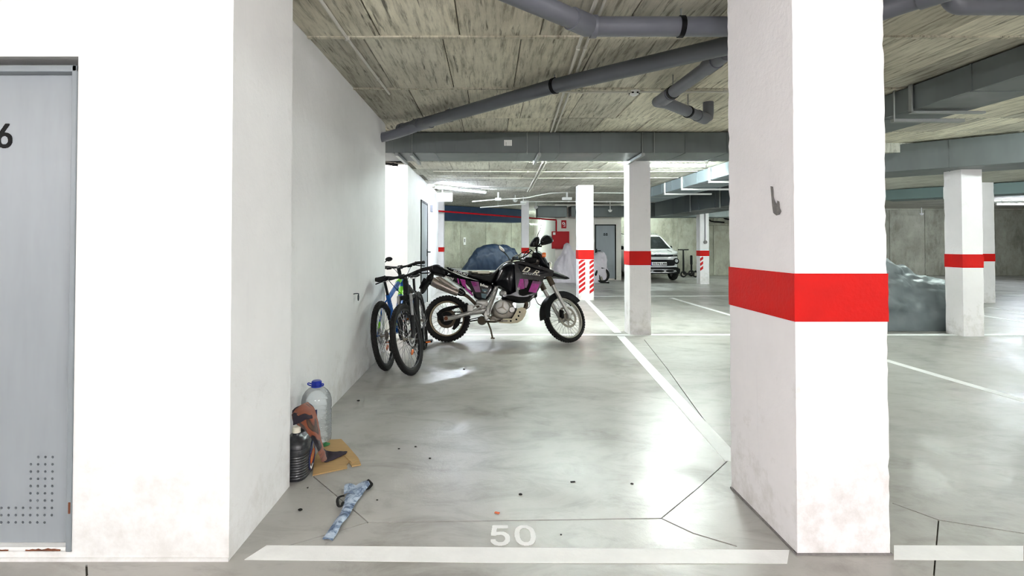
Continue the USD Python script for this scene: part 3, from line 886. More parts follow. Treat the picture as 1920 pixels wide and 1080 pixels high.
# red fire main, cabinet and sign
plain('fire_red', srgb(168, 8, 22), .5, vary=.05, spec=.2)
p0, p1 = W(820, 395.5, 14.25), W(1043, 412.5, 16.85)
conduit('long thin red sprinkler pipe crossing under the far ducts', [p0 + [-.4, 0, 0], p0, p1, W(1043, 416, 16.85), W(1043, 434, 16.85)], .024, 'fire_red', name='fire_pipe')
p = W(1035, 434, 16.85); q = W(1067.5, 466.5, 16.85)
t = thing('hose_cabinet', 'square red fire hose cabinet on the white far wall', 'cabinet', (p[0], 17.0, q[2]))
w_, h_ = q[0] - p[0], p[2] - q[2]
obj('cabinet_body', rbox(0, w_, -.15, 0, 0, h_, .008), 'fire_red', t)
obj('cabinet_door', rbox(.02, w_ - .02, -.165, -.148, .02, h_ - .02, .006), 'fire_red', t)
obj('cabinet_label', box(.03, .11, -.168, -.164, h_ - .11, h_ - .03), 'white_plastic', t, label='white square label')
obj('cabinet_lock', rbox(.01, .04, -.178, -.164, h_ * .42, h_ * .52, .004), 'steel', t)
p, q = W(1052.5, 413, 16.97), W(1062, 428, 16.97)
t = thing('fire_sign', 'small red fire hose sign above the hose cabinet', 'sign', ((p[0] + q[0]) / 2, 16.985, q[2]))
w_, h_ = (q[0] - p[0]) / 2, p[2] - q[2]
obj('sign_plate', rbox(-w_, w_, -.006, .006, 0, h_, .003), 'fire_red', t)
obj('hose_symbol', cat_(disc(.022, .045, .003, 'y', (-.01, -.008, h_ * .62), 24), box(-.012, .05, -.0095, -.006, h_ * .22, h_ * .3), box(.028, .045, -.0095, -.006, h_ * .22, h_ * .62)), 'white_plastic', t)
p = W(869, 459, YB - .14); q = W(873.5, 445, YB - .14)
t = thing('wall_notice', 'small white paper notice on the far concrete wall', 'sign', (p[0], YB - .14, p[2]))
obj('paper', box(0, q[0] - p[0], -.004, .01, 0, q[2] - p[2]), 'white_plastic', t)
obj('notice_print', box(.035, q[0] - p[0] - .035, -.006, -.003, (q[2] - p[2]) * .35, (q[2] - p[2]) * .8), 'scuff', t)
# lit exit box on the end of the left wall
p, q = W(820, 376.5, 12.2), W(848, 362.5, 12.2)
t = thing('exit_light', 'lit white box sign below the left ceiling tube', 'sign', (p[0], 12.2, p[2]))
obj('sign_case', rbox(-.02, q[0] - p[0], 0, .07, -.02, q[2] - p[2] + .02, .01), 'white_plastic', t)
obj('lit_face', box(0, q[0] - p[0] - .07, -.004, .002, .01, q[2] - p[2] - .01), 'sign_lit', t)
obj('sign_bracket', box(.1, .13, .02, .05, q[2] - p[2], Z_FAR - p[2]), 'white_plastic', t)
# dark rods high in the lit corridor opening
for k, (a, b2, zy) in enumerate((((725, 300.5), (756, 303.5), 7.2), ((725, 306), (746, 309.5), 7.4))):
    conduit(('upper' if k == 0 else 'lower') + ' dark rod under the ceiling of the lit corridor', [W(a[0] - 14, a[1] - 1, zy), W(*b2, zy)], .018, 'black_matte', name='rod', clips=2)
# black cables looping near the far right wall
conduit('black cable looping down the wall right of the slim column', [W(1355, 396, 19.14), W(1356, 404, 19.14), W(1360, 410, 19.14), W(1380, 412.5, 19.14)], .03, 'black_matte', smooth=5, name='cable', cat='cable')
conduit('short black cable on the wall beside the slim column', [W(1330, 412, 19.15), W(1335, 415, 19.15), W(1358, 417, 19.15)], .025, 'black_matte', smooth=4, name='cable', cat='cable')
conduit('white pipe on the far wall right of the slim column', [W(1328, 420, 19.13), W(1366, 420.5, 19.13)], .04, 'wall_concrete', name='conduit')

# ------------------------------------------------------------------ fluorescent lamps
def batten(label, a, b, material, drop=.05, zc=Z_FAR):
    a, b = np.array(a, float), np.array(b, float)
    L = np.linalg.norm(b - a)
    ang = math.degrees(math.atan2(b[1] - a[1], b[0] - a[0]))
    t = thing('fluorescent_lamp', label, 'lamp', a, ang)
    obj('housing', rbox(0, L, -.035, .035, .02, .06, .008), 'white_plastic', t)
    for x in (.03, L - .03):
        obj('end_cap', rbox(x - .015, x + .015, -.02, .02, -.02, .03, .006), 'white_plastic', t)
    obj('glass_tube', tube([(.045, 0, 0), (L - .045, 0, 0)], .017, 10), material, t)
    if a[2] + .07 < zc:
        for x in (.2, L - .2):
            obj('hanger_rod', tube([(x, 0, .05), (x, 0, zc - a[2] + .01)], .004, 6), 'galvanised', t)
    return t


batten('bluish fluorescent tube glowing left above the motorcycle', W(815, 351, 11.0), W(912, 361.5, 12.3), 'tube_cool')
batten('fluorescent tube glowing under the duct right of the second column', W(1205, 311, 7.75), W(1326, 311, 7.75), 'tube_bright')
batten('fluorescent tube at the right edge behind the slim column', W(1866, 383, 15.0), W(1966, 383, 15.0), 'tube_cool')
batten('fluorescent tube glowing behind the column above the handlebar', W(993, 421, 22.0), W(1036, 421, 22.6), 'tube_green')
batten('fluorescent tube inside the side corridor', (-2.9, 7.2, 2.45), (-1.7, 7.2, 2.45), 'tube_warm', zc=Z_CEIL)
HIDDEN = [('over the driving lane, %s tube in its row', [(-7.2, -2.6, 2.2), (-3.9, -2.6, 2.2), (-.6, -2.6, 2.2), (2.8, -2.6, 2.2), (7.0, -2.6, 2.2), (12.0, -2.6, 2.2)], 'tube_neutral', Z_CEIL),
          ('close behind the long duct, %s tube in its row', [(.25, 7.3, 2.455), (6.9, 8.2, 2.45)], 'tube_green_soft', Z_FAR),
          ('among the right-hand bays, %s tube in its row', [(6.3, 4.6, 2.52), (10.0, 4.0, 2.52)], 'tube_green_soft', Z_CEIL),
          ('behind the far cross ducts, %s tube in its row', [(-2.9, 21.0, 2.44), (-.4, 21.4, 2.44), (5.0, 17.6, 2.44), (8.0, 13.6, 2.44), (14.0, 10.6, 2.44)], 'tube_green_soft', Z_FAR)]
NTH = ['first', 'second', 'third', 'fourth', 'fifth', 'sixth']
for lab, spots, mt, zc in HIDDEN:
    for k, (x, y, z) in enumerate(spots):
        turn = z == 2.2 and k in (0, 1, 3, 4)
        batten('fluorescent tube ' + lab % (NTH[k] + ' from left'), (x, y, z), (x, y + 1.5, z) if turn else (x + 1.5, y, z), mt, zc=zc)
# ------------------------------------------------------------------ motorcycle (drawn in its own side view: x forward, y away from the camera, z up)
plain('purple', srgb(158, 20, 130), .4, vary=.25, scale=30, spec=.3)
plain('purple_dark', srgb(112, 24, 98), .35, vary=.2, scale=30)
plain('decal_white', (.72, .71, .68), .45, vary=.05)
plain('decal_teal', srgb(38, 82, 92), .4, vary=.3, scale=40)
plain('seat_cream', srgb(214, 208, 190), .6, vary=.04, bump=.1, bscale=200)
plain('seat_black', (.014, .014, .015), .62, vary=.15, bump=.15, bscale=300, spec=.2)
plain('skid_cream', srgb(206, 196, 168), .55, vary=.1, scale=12)
plain('fork_boot', srgb(74, 62, 46), .65, vary=.2, scale=20)
plain('muffler_steel', srgb(150, 140, 132), .36, metal=.8, vary=.15, scale=10)
plain('rim_gold', srgb(128, 114, 92), .45, metal=.5, vary=.15)
plain('rim_grey', srgb(172, 170, 160), .42, metal=.5, vary=.1)
plain('amber', srgb(226, 110, 30), .25, coat=.4, vary=.04)
plain('red_lens', srgb(170, 20, 24), .3, coat=.4)
plain('mirror_glass', (.85, .86, .87), .06, metal=1.0, vary=.01)
plain('smoke_screen', (.008, .009, .011), .15, spec=.25)
S1 = 527.8


def mp(cx, cy):
    return ((cx - 576) / S1, (793 - cy) / S1)


def mpoly(*pts, smooth=0):
    p = [mp(*q) for q in pts]
    return Polygon(smooth_poly(p, smooth) if smooth else p).buffer(0)


def m3(cx, cy, y):
    x, z = mp(cx, cy)
    return np.array([x, y, z])


LEAN = trimesh.transformations.rotation_matrix(math.radians(-9), (1, 0, 0))


def spokes(r0, r1, n, w, rad=.0022):
    out = []
    for k in range(n):
        a = 2 * math.pi * k / n
        off = (.35 if k % 2 else -.35)
        y0 = w if (k // 2) % 2 else -w
        out.append(tube([(r0 * math.cos(a + off), y0, r0 * math.sin(a + off)), (r1 * math.cos(a), 0, r1 * math.sin(a))], rad, 5, cap=False))
    return cat_(out)


def tyre_profile(R, sec, rim):
    h = R - rim
    return [(rim, -sec * .62), (rim + h * .35, -sec * .97), (R - h * .28, -sec * .93), (R - h * .07, -sec * .6), (R, 0), (R - h * .07, sec * .6), (R - h * .28, sec * .93), (rim + h * .35, sec * .97), (rim, sec * .62)]


def knobs(R, sec, n, h=.009, rows=(-.62, 0, .62)):
    out = []
    for k in range(n):
        for j, f in enumerate(rows):
            a = 360 * (k + .5 * (j % 2)) / n
            b = box(-.5 * 2 * math.pi * R / n * .62, .5 * 2 * math.pi * R / n * .62, f * sec - sec * .24, f * sec + sec * .24, R - .004 - abs(f) ** 2 * .022, R + h - abs(f) ** 2 * .03)
            out.append(rot(b, a, (0, 1, 0)))
    return cat_(out)


def wheel_parts(t, name, tf, R, sec, rim_r, rim_mat, nsp, hub_r, hub_w, n_knob, kh=.008, extras=(), tyre_mat='rubber'):
    """tyre with tread, rim, spokes, hub and whatever turns with it; tf places the wheel"""
    def ap(m):
        m = m.copy()
        m.apply_transform(tf)
        return m
    w = obj(name, ap(lathe(tyre_profile(R - kh, sec, rim_r), 64, 'y', True)), tyre_mat, t, smooth=50)
    obj('tread', ap(knobs(R - kh, sec, n_knob, kh)), tyre_mat, w, smooth=False)
    obj('rim', ap(lathe([(rim_r + .006, -sec * .6), (rim_r + .006, sec * .6), (rim_r - .012, sec * .55), (rim_r - .02, sec * .25), (rim_r - .02, -sec * .25), (rim_r - .012, -sec * .55)], 64, 'y', True)), rim_mat, w, smooth=50)
    obj('spokes', ap(spokes(hub_r, rim_r - .014, nsp, hub_w * .8)), 'steel', w, smooth=50)
    obj('hub', ap(lathe([(1e-4, -hub_w), (hub_r * .6, -hub_w), (hub_r, -hub_w * .8), (hub_r, -hub_w * .6), (hub_r * .55, -hub_w * .5), (hub_r * .55, hub_w * .5), (hub_r, hub_w * .6), (hub_r, hub_w * .8), (hub_r * .6, hub_w), (1e-4, hub_w)], 32, 'y')), 'dirty_alloy', w, smooth=40)
    for nm, m, mt in extras:
        obj(nm, ap(m), mt, w, smooth=40)
    return w


def T4(x, y, z):
    return trimesh.transformations.translation_matrix((x, y, z))


moto = thing('motorcycle', 'black dual-sport motorcycle with purple graphics leaning on its side stand', 'motorcycle', G(838, 641.5), -2.6)


def mo(name, mesh, material, parent=None, smooth=35, label=None):
    m = mesh.copy()
    m.apply_transform(LEAN)
    return obj(name, m, material, parent or moto, smooth=smooth, label=label)


# rear wheel
rx, rz = mp(575, 634)
holes_disc = disc(.062, .115, .005, 'y', (0, -.05, 0), 40)
wheel_parts(moto, 'rear_wheel', LEAN @ T4(rx, 0, .297), .297, .064, .222, 'rim_gold', 36, .07, .045, 44, .007,
            [('brake_disc', disc(.05, .122, .005, 'y', (0, -.062, 0), 40), 'fork_boot'), ('hub_cover', disc(0, .085, .03, 'y', (0, -.06, 0), 36), 'black_matte'), ('sprocket', disc(.03, .1, .006, 'y', (0, .06, 0), 40), 'black_matte'),
             ('axle_nut', cat_(disc(0, .026, .03, 'y', (0, -.115, 0), 6), disc(0, .036, .006, 'y', (0, -.098, 0), 24)), 'rust')])
cal = mo('rear_caliper', cat_(puff(mpoly((505, 625), (520, 585), (570, 560), (640, 548), (690, 552), (690, 562), (640, 566), (600, 585), (560, 590), (530, 612), smooth=1), .018, .012, .02, -.075), puff(mpoly((505, 600), (545, 590), (560, 640), (520, 650)), .028, .012, .02, -.072)), 'black_matte')
mo('disc_guard', puff(mpoly((640, 640), (672, 630), (660, 680), (630, 712), (612, 706)), .01, .008, .02, -.07), 'black_matte')
# swingarm
mo('swingarm', cat_(puff(mpoly((556, 622), (600, 620), (740, 582), (850, 560), (850, 600), (740, 612), (600, 650), (560, 656)), .02, .01, .02, -.105),
                    puff(mpoly((556, 622), (600, 620), (740, 582), (850, 560), (850, 600), (740, 612), (600, 650), (560, 656)), .02, .01, .02, .105),
                    xz(mpoly((745, 575), (840, 548), (850, 575), (750, 610)), -.1, .1)), 'alloy')
mo('swingarm_brace', cat_(tube([m3(735, 585, -.11), m3(765, 552, -.11), m3(810, 540, -.11)], .012, 10), tube([m3(740, 600, -.125), m3(838, 540, -.125)], .011, 10), rbox(*[mp(715, 0)[0], mp(755, 0)[0]], -.13, -.09, mp(0, 590)[1], mp(0, 545)[1], .01)), 'alloy')
mo('shock_cover', puff(mpoly((690, 540), (712, 530), (740, 565), (725, 585), (700, 560)), .03, .015, .02, -.09), 'black_matte')
mo('drive_chain', cat_(tube([m3(575, 590, .075), m3(850, 600, .075)], .009, 6), tube([m3(575, 680, .075), m3(850, 632, .075)], .009, 6)), 'black_matte')
mo('brake_rod', tube([m3(700, 650, -.12), m3(800, 628, -.13)], .006, 8), 'black_matte')
# frame
for s_ in (-1, 1):
    mo('frame_spar', puff(mpoly((898, 422), (918, 424), (905, 470), (868, 570), (858, 612), (836, 612), (842, 570), (878, 480)), .016, .009, .02, s_ * .135), 'alloy')
mo('frame_plate', cat_(puff(mpoly((770, 515), (845, 515), (862, 540), (840, 560), (800, 545), (775, 540)), .012, .008, .02, -.12), puff(mpoly((835, 575), (870, 600), (862, 640), (835, 650), (825, 610)), .02, .01, .02, -.13), tube([m3(800, 560, -.1), m3(845, 610, -.1)], .018, 10)), 'alloy')
mo('subframe', cat_([tube([m3(905, 420, s * .1), m3(760, 400, s * .11), m3(600, 330, s * .1), m3(500, 285, s * .08)], .012, 8) for s in (-1, 1)] + [tube([m3(850, 560, s * .1), m3(720, 450, s * .1), m3(600, 340, s * .09)], .011, 8) for s in (-1, 1)]), 'black_matte')
mo('frame_downtube', cat_(tube([m3(1180, 250, 0), m3(1130, 440, 0), m3(1100, 560, 0), m3(1060, 625, 0)], .019, 10), tube([m3(1180, 270, 0), m3(1040, 330, 0), m3(900, 390, 0)], .022, 10)), 'black_matte')
# engine
mo('engine_case', cat_(puff(mpoly((880, 560), (905, 515), (990, 500), (1035, 525), (1050, 580), (1030, 640), (960, 660), (890, 640), (865, 600), smooth=1), .13, .05, .025), rbox(mp(870, 0)[0], mp(1000, 0)[0], -.11, .11, mp(0, 655)[1], mp(0, 615)[1], .02)), 'dirty_alloy')
cc = m3(950, 560, 0)
cl = mo('clutch_cover', move(lathe([(1e-4, -.03), (.070, -.03), (.084, -.022), (.09, -.008), (.09, .03), (1e-4, .03)], 40, 'y'), cc[0], -.15, cc[2]), 'alloy')
emb = []
for k in range(3):
    a = math.radians(80 + 120 * k)
    e0, e1 = np.array([math.cos(a), math.sin(a)]) * .066, np.array([-math.sin(a), math.cos(a)]) * .012
    emb.append(xz(Polygon([tuple(e0 - e1 * .35), tuple(e0 + e1 * .35), tuple(e1 * 1.0), tuple(-e1 * 1.0)]), -.006, .004))
mo('cover_emblem', move(cat_(emb), cc[0], -.182, cc[2]), 'dirty_alloy', cl)
mo('cover_bolts', cat_([disc(0, .006, .008, 'y', (cc[0] + .08 * math.cos(a), -.165, cc[2] + .08 * math.sin(a)), 8) for a in np.arange(8) * math.pi / 4]), 'steel', cl)
c2_ = m3(1013, 577, 0)
mo('oil_filter_cover', move(lathe([(1e-4, -.025), (.032, -.025), (.04, -.014), (.041, .03), (1e-4, .03)], 28, 'y'), c2_[0], -.14, c2_[2]), 'alloy')
mo('cylinder', cat_([rbox(mp(935, 0)[0] + .012 * k * .5, mp(1020, 0)[0] + .012 * k * .5, -.085, .085, mp(0, 520)[1] + .016 * k, mp(0, 520)[1] + .016 * k + .009, .004, 4) for k in range(7)] + [rbox(mp(945, 0)[0], mp(1015, 0)[0], -.065, .065, mp(0, 530)[1], mp(0, 440)[1], .02)]), 'black_matte')
mo('carburettor', cat_(puff(mpoly((925, 460), (945, 440), (985, 445), (990, 475), (960, 490), (930, 485), smooth=1), .05, .02, .02, -.05), tube([m3(945, 470, -.12), m3(975, 455, -.12)], .02, 12), disc(0, .022, .05, 'y', tuple(m3(965, 470, -.11)), 16), disc(0, .015, .05, 'y', tuple(m3(915, 505, -.13)), 12), disc(0, .013, .05, 'y', tuple(m3(940, 512, -.14)), 12)), 'alloy')
mo('engine_bracket', cat_(tube([m3(965, 515, -.165), m3(950, 545, -.175)], .007, 8), box(mp(1020, 0)[0], mp(1040, 0)[0], -.12, -.09, mp(0, 565)[1], mp(0, 530)[1]), disc(0, .017, .03, 'y', tuple(m3(1025, 540, -.13)), 14)), 'steel')
skid = mpoly((925, 664), (955, 636), (1012, 634), (1034, 600), (1050, 568), (1080, 560), (1104, 570), (1108, 590), (1098, 618), (1080, 645), (1050, 662), (1000, 667))
for hx2, hy2, hr in ((950, 652, 5), (1005, 650, 6), (1042, 640, 6), (1056, 617, 6), (1064, 592, 6), (1032, 578, 4), (1028, 592, 4), (1022, 604, 4), (1012, 614, 4), (970, 622, 4)):
    skid = skid.difference(shapely.Point(*mp(hx2, hy2)).buffer(hr / S1, 8))
mo('skid_plate', cat_(xz(skid, -.15, -.138), xz(skid, .138, .15), xz(mpoly((1000, 667), (1050, 662), (1080, 645), (1098, 618), (1108, 590), (1104, 570), (1098, 571), (1100, 590), (1090, 616), (1074, 640), (1047, 656), (925, 660), (925, 664)), -.14, .14)), 'skid_cream', label='cream skid plate with drilled holes')
mo('skid_backing', xz(mpoly((935, 660), (1000, 640), (1050, 590), (1095, 580), (1085, 630), (1040, 655)), -.13, .13), 'black_matte')
ch = m3(812, 648, 0)
mo('exhaust_chamber', cat_(move(lathe([(1e-4, -.07), (.045, -.065), (.058, -.03), (.058, .03), (.045, .065), (1e-4, .07)], 24, 'y'), ch[0], -.03, ch[2]), tube([m3(835, 655, -.1), m3(900, 655, -.11), m3(940, 648, -.12)], .014, 10)), 'fork_boot')
mo('header_pipe', tube([m3(1010, 470, -.03), m3(1085, 500, -.07), m3(1112, 545, -.08), m3(1085, 575, -.08), m3(1000, 640, -.06), m3(860, 630, -.06), m3(770, 540, -.07), m3(715, 490, -.12), m3(680, 476, -.16)], .021, 14, 5), 'fork_boot')
mo('foot_peg', cat_(rbox(mp(870, 0)[0], mp(905, 0)[0], -.28, -.13, mp(0, 655)[1], mp(0, 640)[1], .006), tube([m3(880, 640, -.15), m3(850, 615, -.15)], .01, 8)), 'dirty_alloy')
mo('brake_pedal', cat_(tube([m3(870, 640, -.18), m3(930, 655, -.2), m3(965, 645, -.2)], .007, 8, 3), rbox(mp(950, 0)[0], mp(985, 0)[0], -.24, -.18, mp(0, 655)[1], mp(0, 643)[1], .004)), 'dirty_alloy')
# side stand: reaches the floor on the far, lower side
g_ = np.linalg.inv(LEAN)[:3, :3] @ np.array([mp(877, 0)[0], .26, .012])
k_ = m3(843, 650, .12)
mo('side_stand', cat_(tube([k_, k_ + (g_ - k_) * .5 + [.01, 0, 0], g_], .0115, 10), move(rbox(-.022, .03, -.022, .022, -.012, .004, .004), *g_)), 'fork_boot')
# muffler
mu0, mu1 = m3(478, 392, -.19), m3(655, 470, -.17)
u = (mu1 - mu0) / np.linalg.norm(mu1 - mu0)
L = np.linalg.norm(mu1 - mu0)
mf_ = mo('muffler', tube([mu0, mu0 + u * .012, mu0 + u * .05, mu0 + u * L * .55, mu0 + u * L * .9, mu0 + u * L], [.046, .056, .06, .056, .047, .042], 30), 'muffler_steel', smooth=50)
mo('muffler_end', cat_(tube([mu0 - u * .018, mu0 + u * .008], [.05, .054], 30), tube([mu0 - u * .04, mu0], .02, 16)), 'black_matte', mf_)
mo('muffler_bracket', tube([mu0 + u * .09, mu0 + u * .105], .063, 30), 'muffler_steel', mf_)
mo('muffler_plate', cat_(puff(mpoly((505, 365), (540, 362), (640, 430), (655, 445), (620, 448), (560, 415)), .008, .006, .02, -.225)), 'muffler_steel', mf_)
mo('heat_shield', puff(mpoly((645, 470), (662, 432), (690, 445), (708, 470), (700, 488), (670, 490), (650, 482), smooth=1), .045, .03, .02, -.16), 'black_plastic')
mo('shield_rib', cat_(tube([m3(668, 452, -.21), m3(698, 470, -.206), m3(676, 482, -.206), m3(660, 470, -.21)], .004, 6)), 'steel')
# seat, side panels, tail
mo('seat', puff(mpoly((556, 284), (590, 292), (650, 312), (720, 330), (800, 340), (860, 338), (890, 322), (922, 296), (935, 300), (912, 350), (890, 392), (868, 403), (840, 398), (770, 375), (700, 352), (620, 325), (575, 308), smooth=1), .15, .03, .02), 'seat_black')
mo('seat_cushion', puff(mpoly((690, 318), (760, 312), (840, 314), (896, 318), (885, 334), (840, 346), (760, 338), smooth=1), .125, .012, .02), 'seat_cream', label='cream seat top')
p = m3(613, 327, 0)
mo('seat_lettering', text_xz('SUZUKI', .026, (p[0], -.1505, p[2]), -16, .2, 1.45, .003), 'decal_white', label='pale lettering SUZUKI', smooth=False)
sp_ = mo('side_panel', puff(mpoly((548, 335), (600, 335), (700, 362), (800, 385), (885, 400), (905, 430), (870, 500), (845, 520), (770, 517), (742, 480), (660, 425), (580, 375), smooth=1), .145, .03, .02), 'gloss_black')
for poly, mt in (([(645, 370), (655, 372), (662, 410), (652, 404)], 'purple'), ([(664, 374), (700, 380), (712, 440), (682, 420)], 'purple'), ([(700, 420), (725, 440), (755, 480), (750, 490), (700, 440)], 'purple'), ([(736, 388), (790, 394), (804, 462), (770, 462)], 'purple_dark'), ([(740, 392), (772, 396), (780, 425), (750, 420)], 'purple'),
                 ([(700, 405), (730, 432), (742, 452), (715, 440)], 'decal_white'), ([(742, 472), (752, 460), (760, 500), (765, 515)], 'decal_white'), ([(815, 440), (850, 445), (845, 462), (818, 458)], 'decal_teal'), ([(808, 470), (845, 474), (838, 505), (812, 500)], 'decal_teal'), ([(826, 452), (842, 455), (838, 463), (826, 461)], 'decal_white')):
    mo('panel_graphic', xz(mpoly(*poly), -.1475, -.1445), mt, sp_, smooth=False)
p = m3(556, 362, 0)
mo('panel_lettering', text_xz('800S', .028, (p[0], -.1465, p[2] - .006), -17, .25, 1.25, .003), 'decal_white', sp_, smooth=False, label='white lettering 800S')
mo('panel_script', cat_([xz(Polygon([(m3(x, y, 0)[0], m3(x, y, 0)[2]), (m3(x + 7, y + 1, 0)[0], m3(x + 7, y + 1, 0)[2]), (m3(x + 5, y + h, 0)[0], m3(x + 5, y + h, 0)[2]), (m3(x - 1, y + h, 0)[0], m3(x - 1, y + h, 0)[2])]), -.1475, -.1445) for x, y, h in ((802, 403, 18), (811, 410, 12), (820, 408, 17), (829, 415, 12), (838, 418, 12), (847, 421, 11))]), 'decal_white', sp_, smooth=False)
mo('tail_fairing', puff(mpoly((440, 285), (490, 266), (520, 275), (560, 310), (585, 345), (560, 362), (520, 352), (470, 340), (440, 315), smooth=1), .085, .04, .02), 'black_plastic')
mo('mud_flap', puff(mpoly((450, 318), (485, 340), (430, 440), (405, 474), (388, 468), (400, 420), smooth=1), .085, .012, .02), 'black_matte')
mo('number_plate_holder', xz(mpoly((414, 368), (420, 366), (392, 440), (384, 436)), -.1, .1), 'black_matte')
mo('tail_lamp', rbox(mp(438, 0)[0], mp(456, 0)[0], -.05, .05, mp(0, 310)[1], mp(0, 285)[1], .008), 'red_lens')
# tank and fairing
tank = mo('fuel_tank', puff(mpoly((876, 402), (900, 350), (925, 295), (965, 262), (1005, 250), (1038, 248), (1058, 275), (1066, 330), (1062, 390), (1045, 450), (1020, 498), (985, 490), (950, 450), (905, 420), smooth=1), .235, .16, .02, power=2.2), 'gloss_black')
mo('tank_edge', tube([m3(893, 330, -.06), m3(925, 292, -.09), m3(965, 262, -.11), m3(1005, 250, -.1)], .006, 8, 4), 'decal_white', tank)
mo('tank_cap', move(lathe([(.05, -.01), (.05, .012), (.04, .02), (1e-4, .022)], 24, 'z'), *m3(1045, 252, 0)), 'seat_cream')
fair = mpoly((1028, 262), (1060, 256), (1100, 262), (1180, 288), (1250, 306), (1290, 322), (1282, 356), (1225, 362), (1212, 408), (1180, 462), (1140, 512), (1110, 526), (1040, 528), (960, 500), (945, 482), (1000, 480), (1040, 460))
win = mpoly((1066, 378), (1190, 384), (1196, 400), (1160, 468), (1120, 478), (1085, 490), (1058, 480), (1050, 440))
plate = fair.difference(win).buffer(-.006).buffer(.006).intersection(sbox(-9, mp(0, 496)[1], 9, 9))
mo('side_fairing', cat_(xz(plate, -.215, -.2), xz(plate, .2, .215), puff(mpoly((1028, 262), (1060, 256), (1100, 262), (1180, 288), (1250, 306), (1290, 322), (1282, 350), (1225, 358), (1190, 372), (1060, 366), smooth=1), .22, .05, .02, power=2.5)), 'gloss_black')
mo('fairing_lip', puff(mpoly((945, 480), (1000, 476), (1040, 478), (1090, 486), (1150, 470), (1186, 452), (1144, 514), (1112, 529), (1040, 531), (960, 504), smooth=1), .222, .02, .02), 'black_matte')
mo('radiator', rbox(mp(1058, 0)[0], mp(1180, 0)[0], -.17, .17, mp(0, 492)[1], mp(0, 372)[1], .01), 'black_matte')
sf = '/World/motorcycle/side_fairing'
for poly, mt in (([(1066, 376), (1088, 376), (1096, 440), (1058, 446), (1050, 430)], 'purple'), ([(1092, 376), (1118, 378), (1122, 400), (1110, 432), (1098, 436)], 'purple_dark'), ([(1150, 388), (1203, 394), (1170, 468), (1122, 460)], 'purple'), ([(1150, 388), (1203, 394), (1196, 412), (1145, 405)], 'purple_dark'), ([(1050, 436), (1062, 426), (1066, 448), (1052, 446)], 'decal_white')):
    mo('fairing_graphic', xz(mpoly(*poly), -.2175, -.205 if mt == 'purple' else -.2), mt, sf, smooth=False)
p = m3(1074, 316, 0)
mo('fairing_lettering', text_xz('D', .068, (p[0], -.2215, p[2] - .02), -12, .45, 1.25, .004), 'seat_cream', sf, smooth=False, label='cream letter D')
p = m3(1146, 338, 0)
mo('fairing_lettering', text_xz('R', .052, (p[0], -.2215, p[2] - .006), -12, .45, 1.35, .004), 'seat_cream', sf, smooth=False, label='cream letter R')
p = m3(1080, 344, 0)
mo('fairing_script', text_xz('SUZUKI', .014, (p[0], -.2215, p[2]), -6, .2, 3.0, .003), 'decal_white', sf, smooth=False, label='small pale lettering SUZUKI')
mo('beak', puff(mpoly((1262, 302), (1300, 312), (1350, 332), (1404, 358), (1404, 366), (1380, 370), (1330, 366), (1268, 360), smooth=1), .13, .06, .02, taper=lambda x, z: np.clip(1.25 - (x - mp(1262, 0)[0]) / .33, .32, 1)), 'gloss_black')
mo('beak_bolt', disc(0, .006, .01, 'y', tuple(m3(1287, 330, -.125)), 10), 'steel')
mo('screen_cowl', puff(mpoly((1150, 188), (1172, 176), (1204, 176), (1232, 205), (1256, 245), (1276, 290), (1278, 316), (1230, 300), (1200, 280), (1180, 232), smooth=1), .16, .06, .02, taper=lambda x, z: np.clip(1.15 - (x - mp(1190, 0)[0]) * 2.2, .55, 1)), 'smoke_screen')
mo('headlamp', move(rbox(-.02, .03, -.1, .1, -.06, .06, .02), *m3(1268, 285, 0)), 'mirror_glass')
for s in (-1, 1):
    mo('front_indicator', rbox(mp(1212, 0)[0], mp(1238, 0)[0], s * .21 - .04, s * .21 + .03, mp(0, 232)[1], mp(0, 202)[1], .012), 'amber', label='orange indicator')
mo('cockpit', cat_(rbox(mp(1100, 0)[0], mp(1190, 0)[0], -.09, .09, mp(0, 262)[1], mp(0, 222)[1], .02), rbox(mp(1150, 0)[0], mp(1195, 0)[0], -.12, .12, mp(0, 225)[1], mp(0, 190)[1], .02)), 'black_matte')
# fork, front wheel, bars: turned to the left about the steering axis
axp = m3(1176, 290, 0)
axd = np.array([math.sin(math.radians(27)), 0, -math.cos(math.radians(27))])
STEER = trimesh.transformations.rotation_matrix(math.radians(36), -axd, axp)
def on_axis(t, y=0, fwd=0.0):
    return axp + axd * t + np.array([math.cos(math.radians(27)), 0, math.sin(math.radians(27))]) * fwd + [0, y, 0]
FR = .312
tz = None
for t in np.linspace(.3, 1.2, 400):
    q = on_axis(t, 0, .035)
    if q[2] < FR:
        tz = t
        break
ax_w = on_axis(tz, 0, .035)
FT = LEAN @ STEER @ T4(*ax_w)
qd = (STEER @ np.array([*ax_w, 1]))[2]
ax_w = ax_w + [0, 0, FR - .002 - qd]
FT = LEAN @ STEER @ T4(*ax_w)
wheel_parts(moto, 'front_wheel', FT, FR, .046, .262, 'rim_grey', 36, .045, .05, 52, .008,
            [('brake_disc', cat_(disc(.11, .138, .005, 'y', (0, -.062, 0), 40), [rot(rbox(-.009, .009, -.066, -.058, .05, .12, .003, 4), 60 * k, (0, 1, 0)) for k in range(6)], disc(0, .055, .02, 'y', (0, -.06, 0), 30)), 'dirty_alloy')])


def fo(name, mesh, material, smooth=35, parent=None, label=None):
    m = mesh.copy()
    m.apply_transform(STEER)
    return mo(name, m, material, parent, smooth, label)


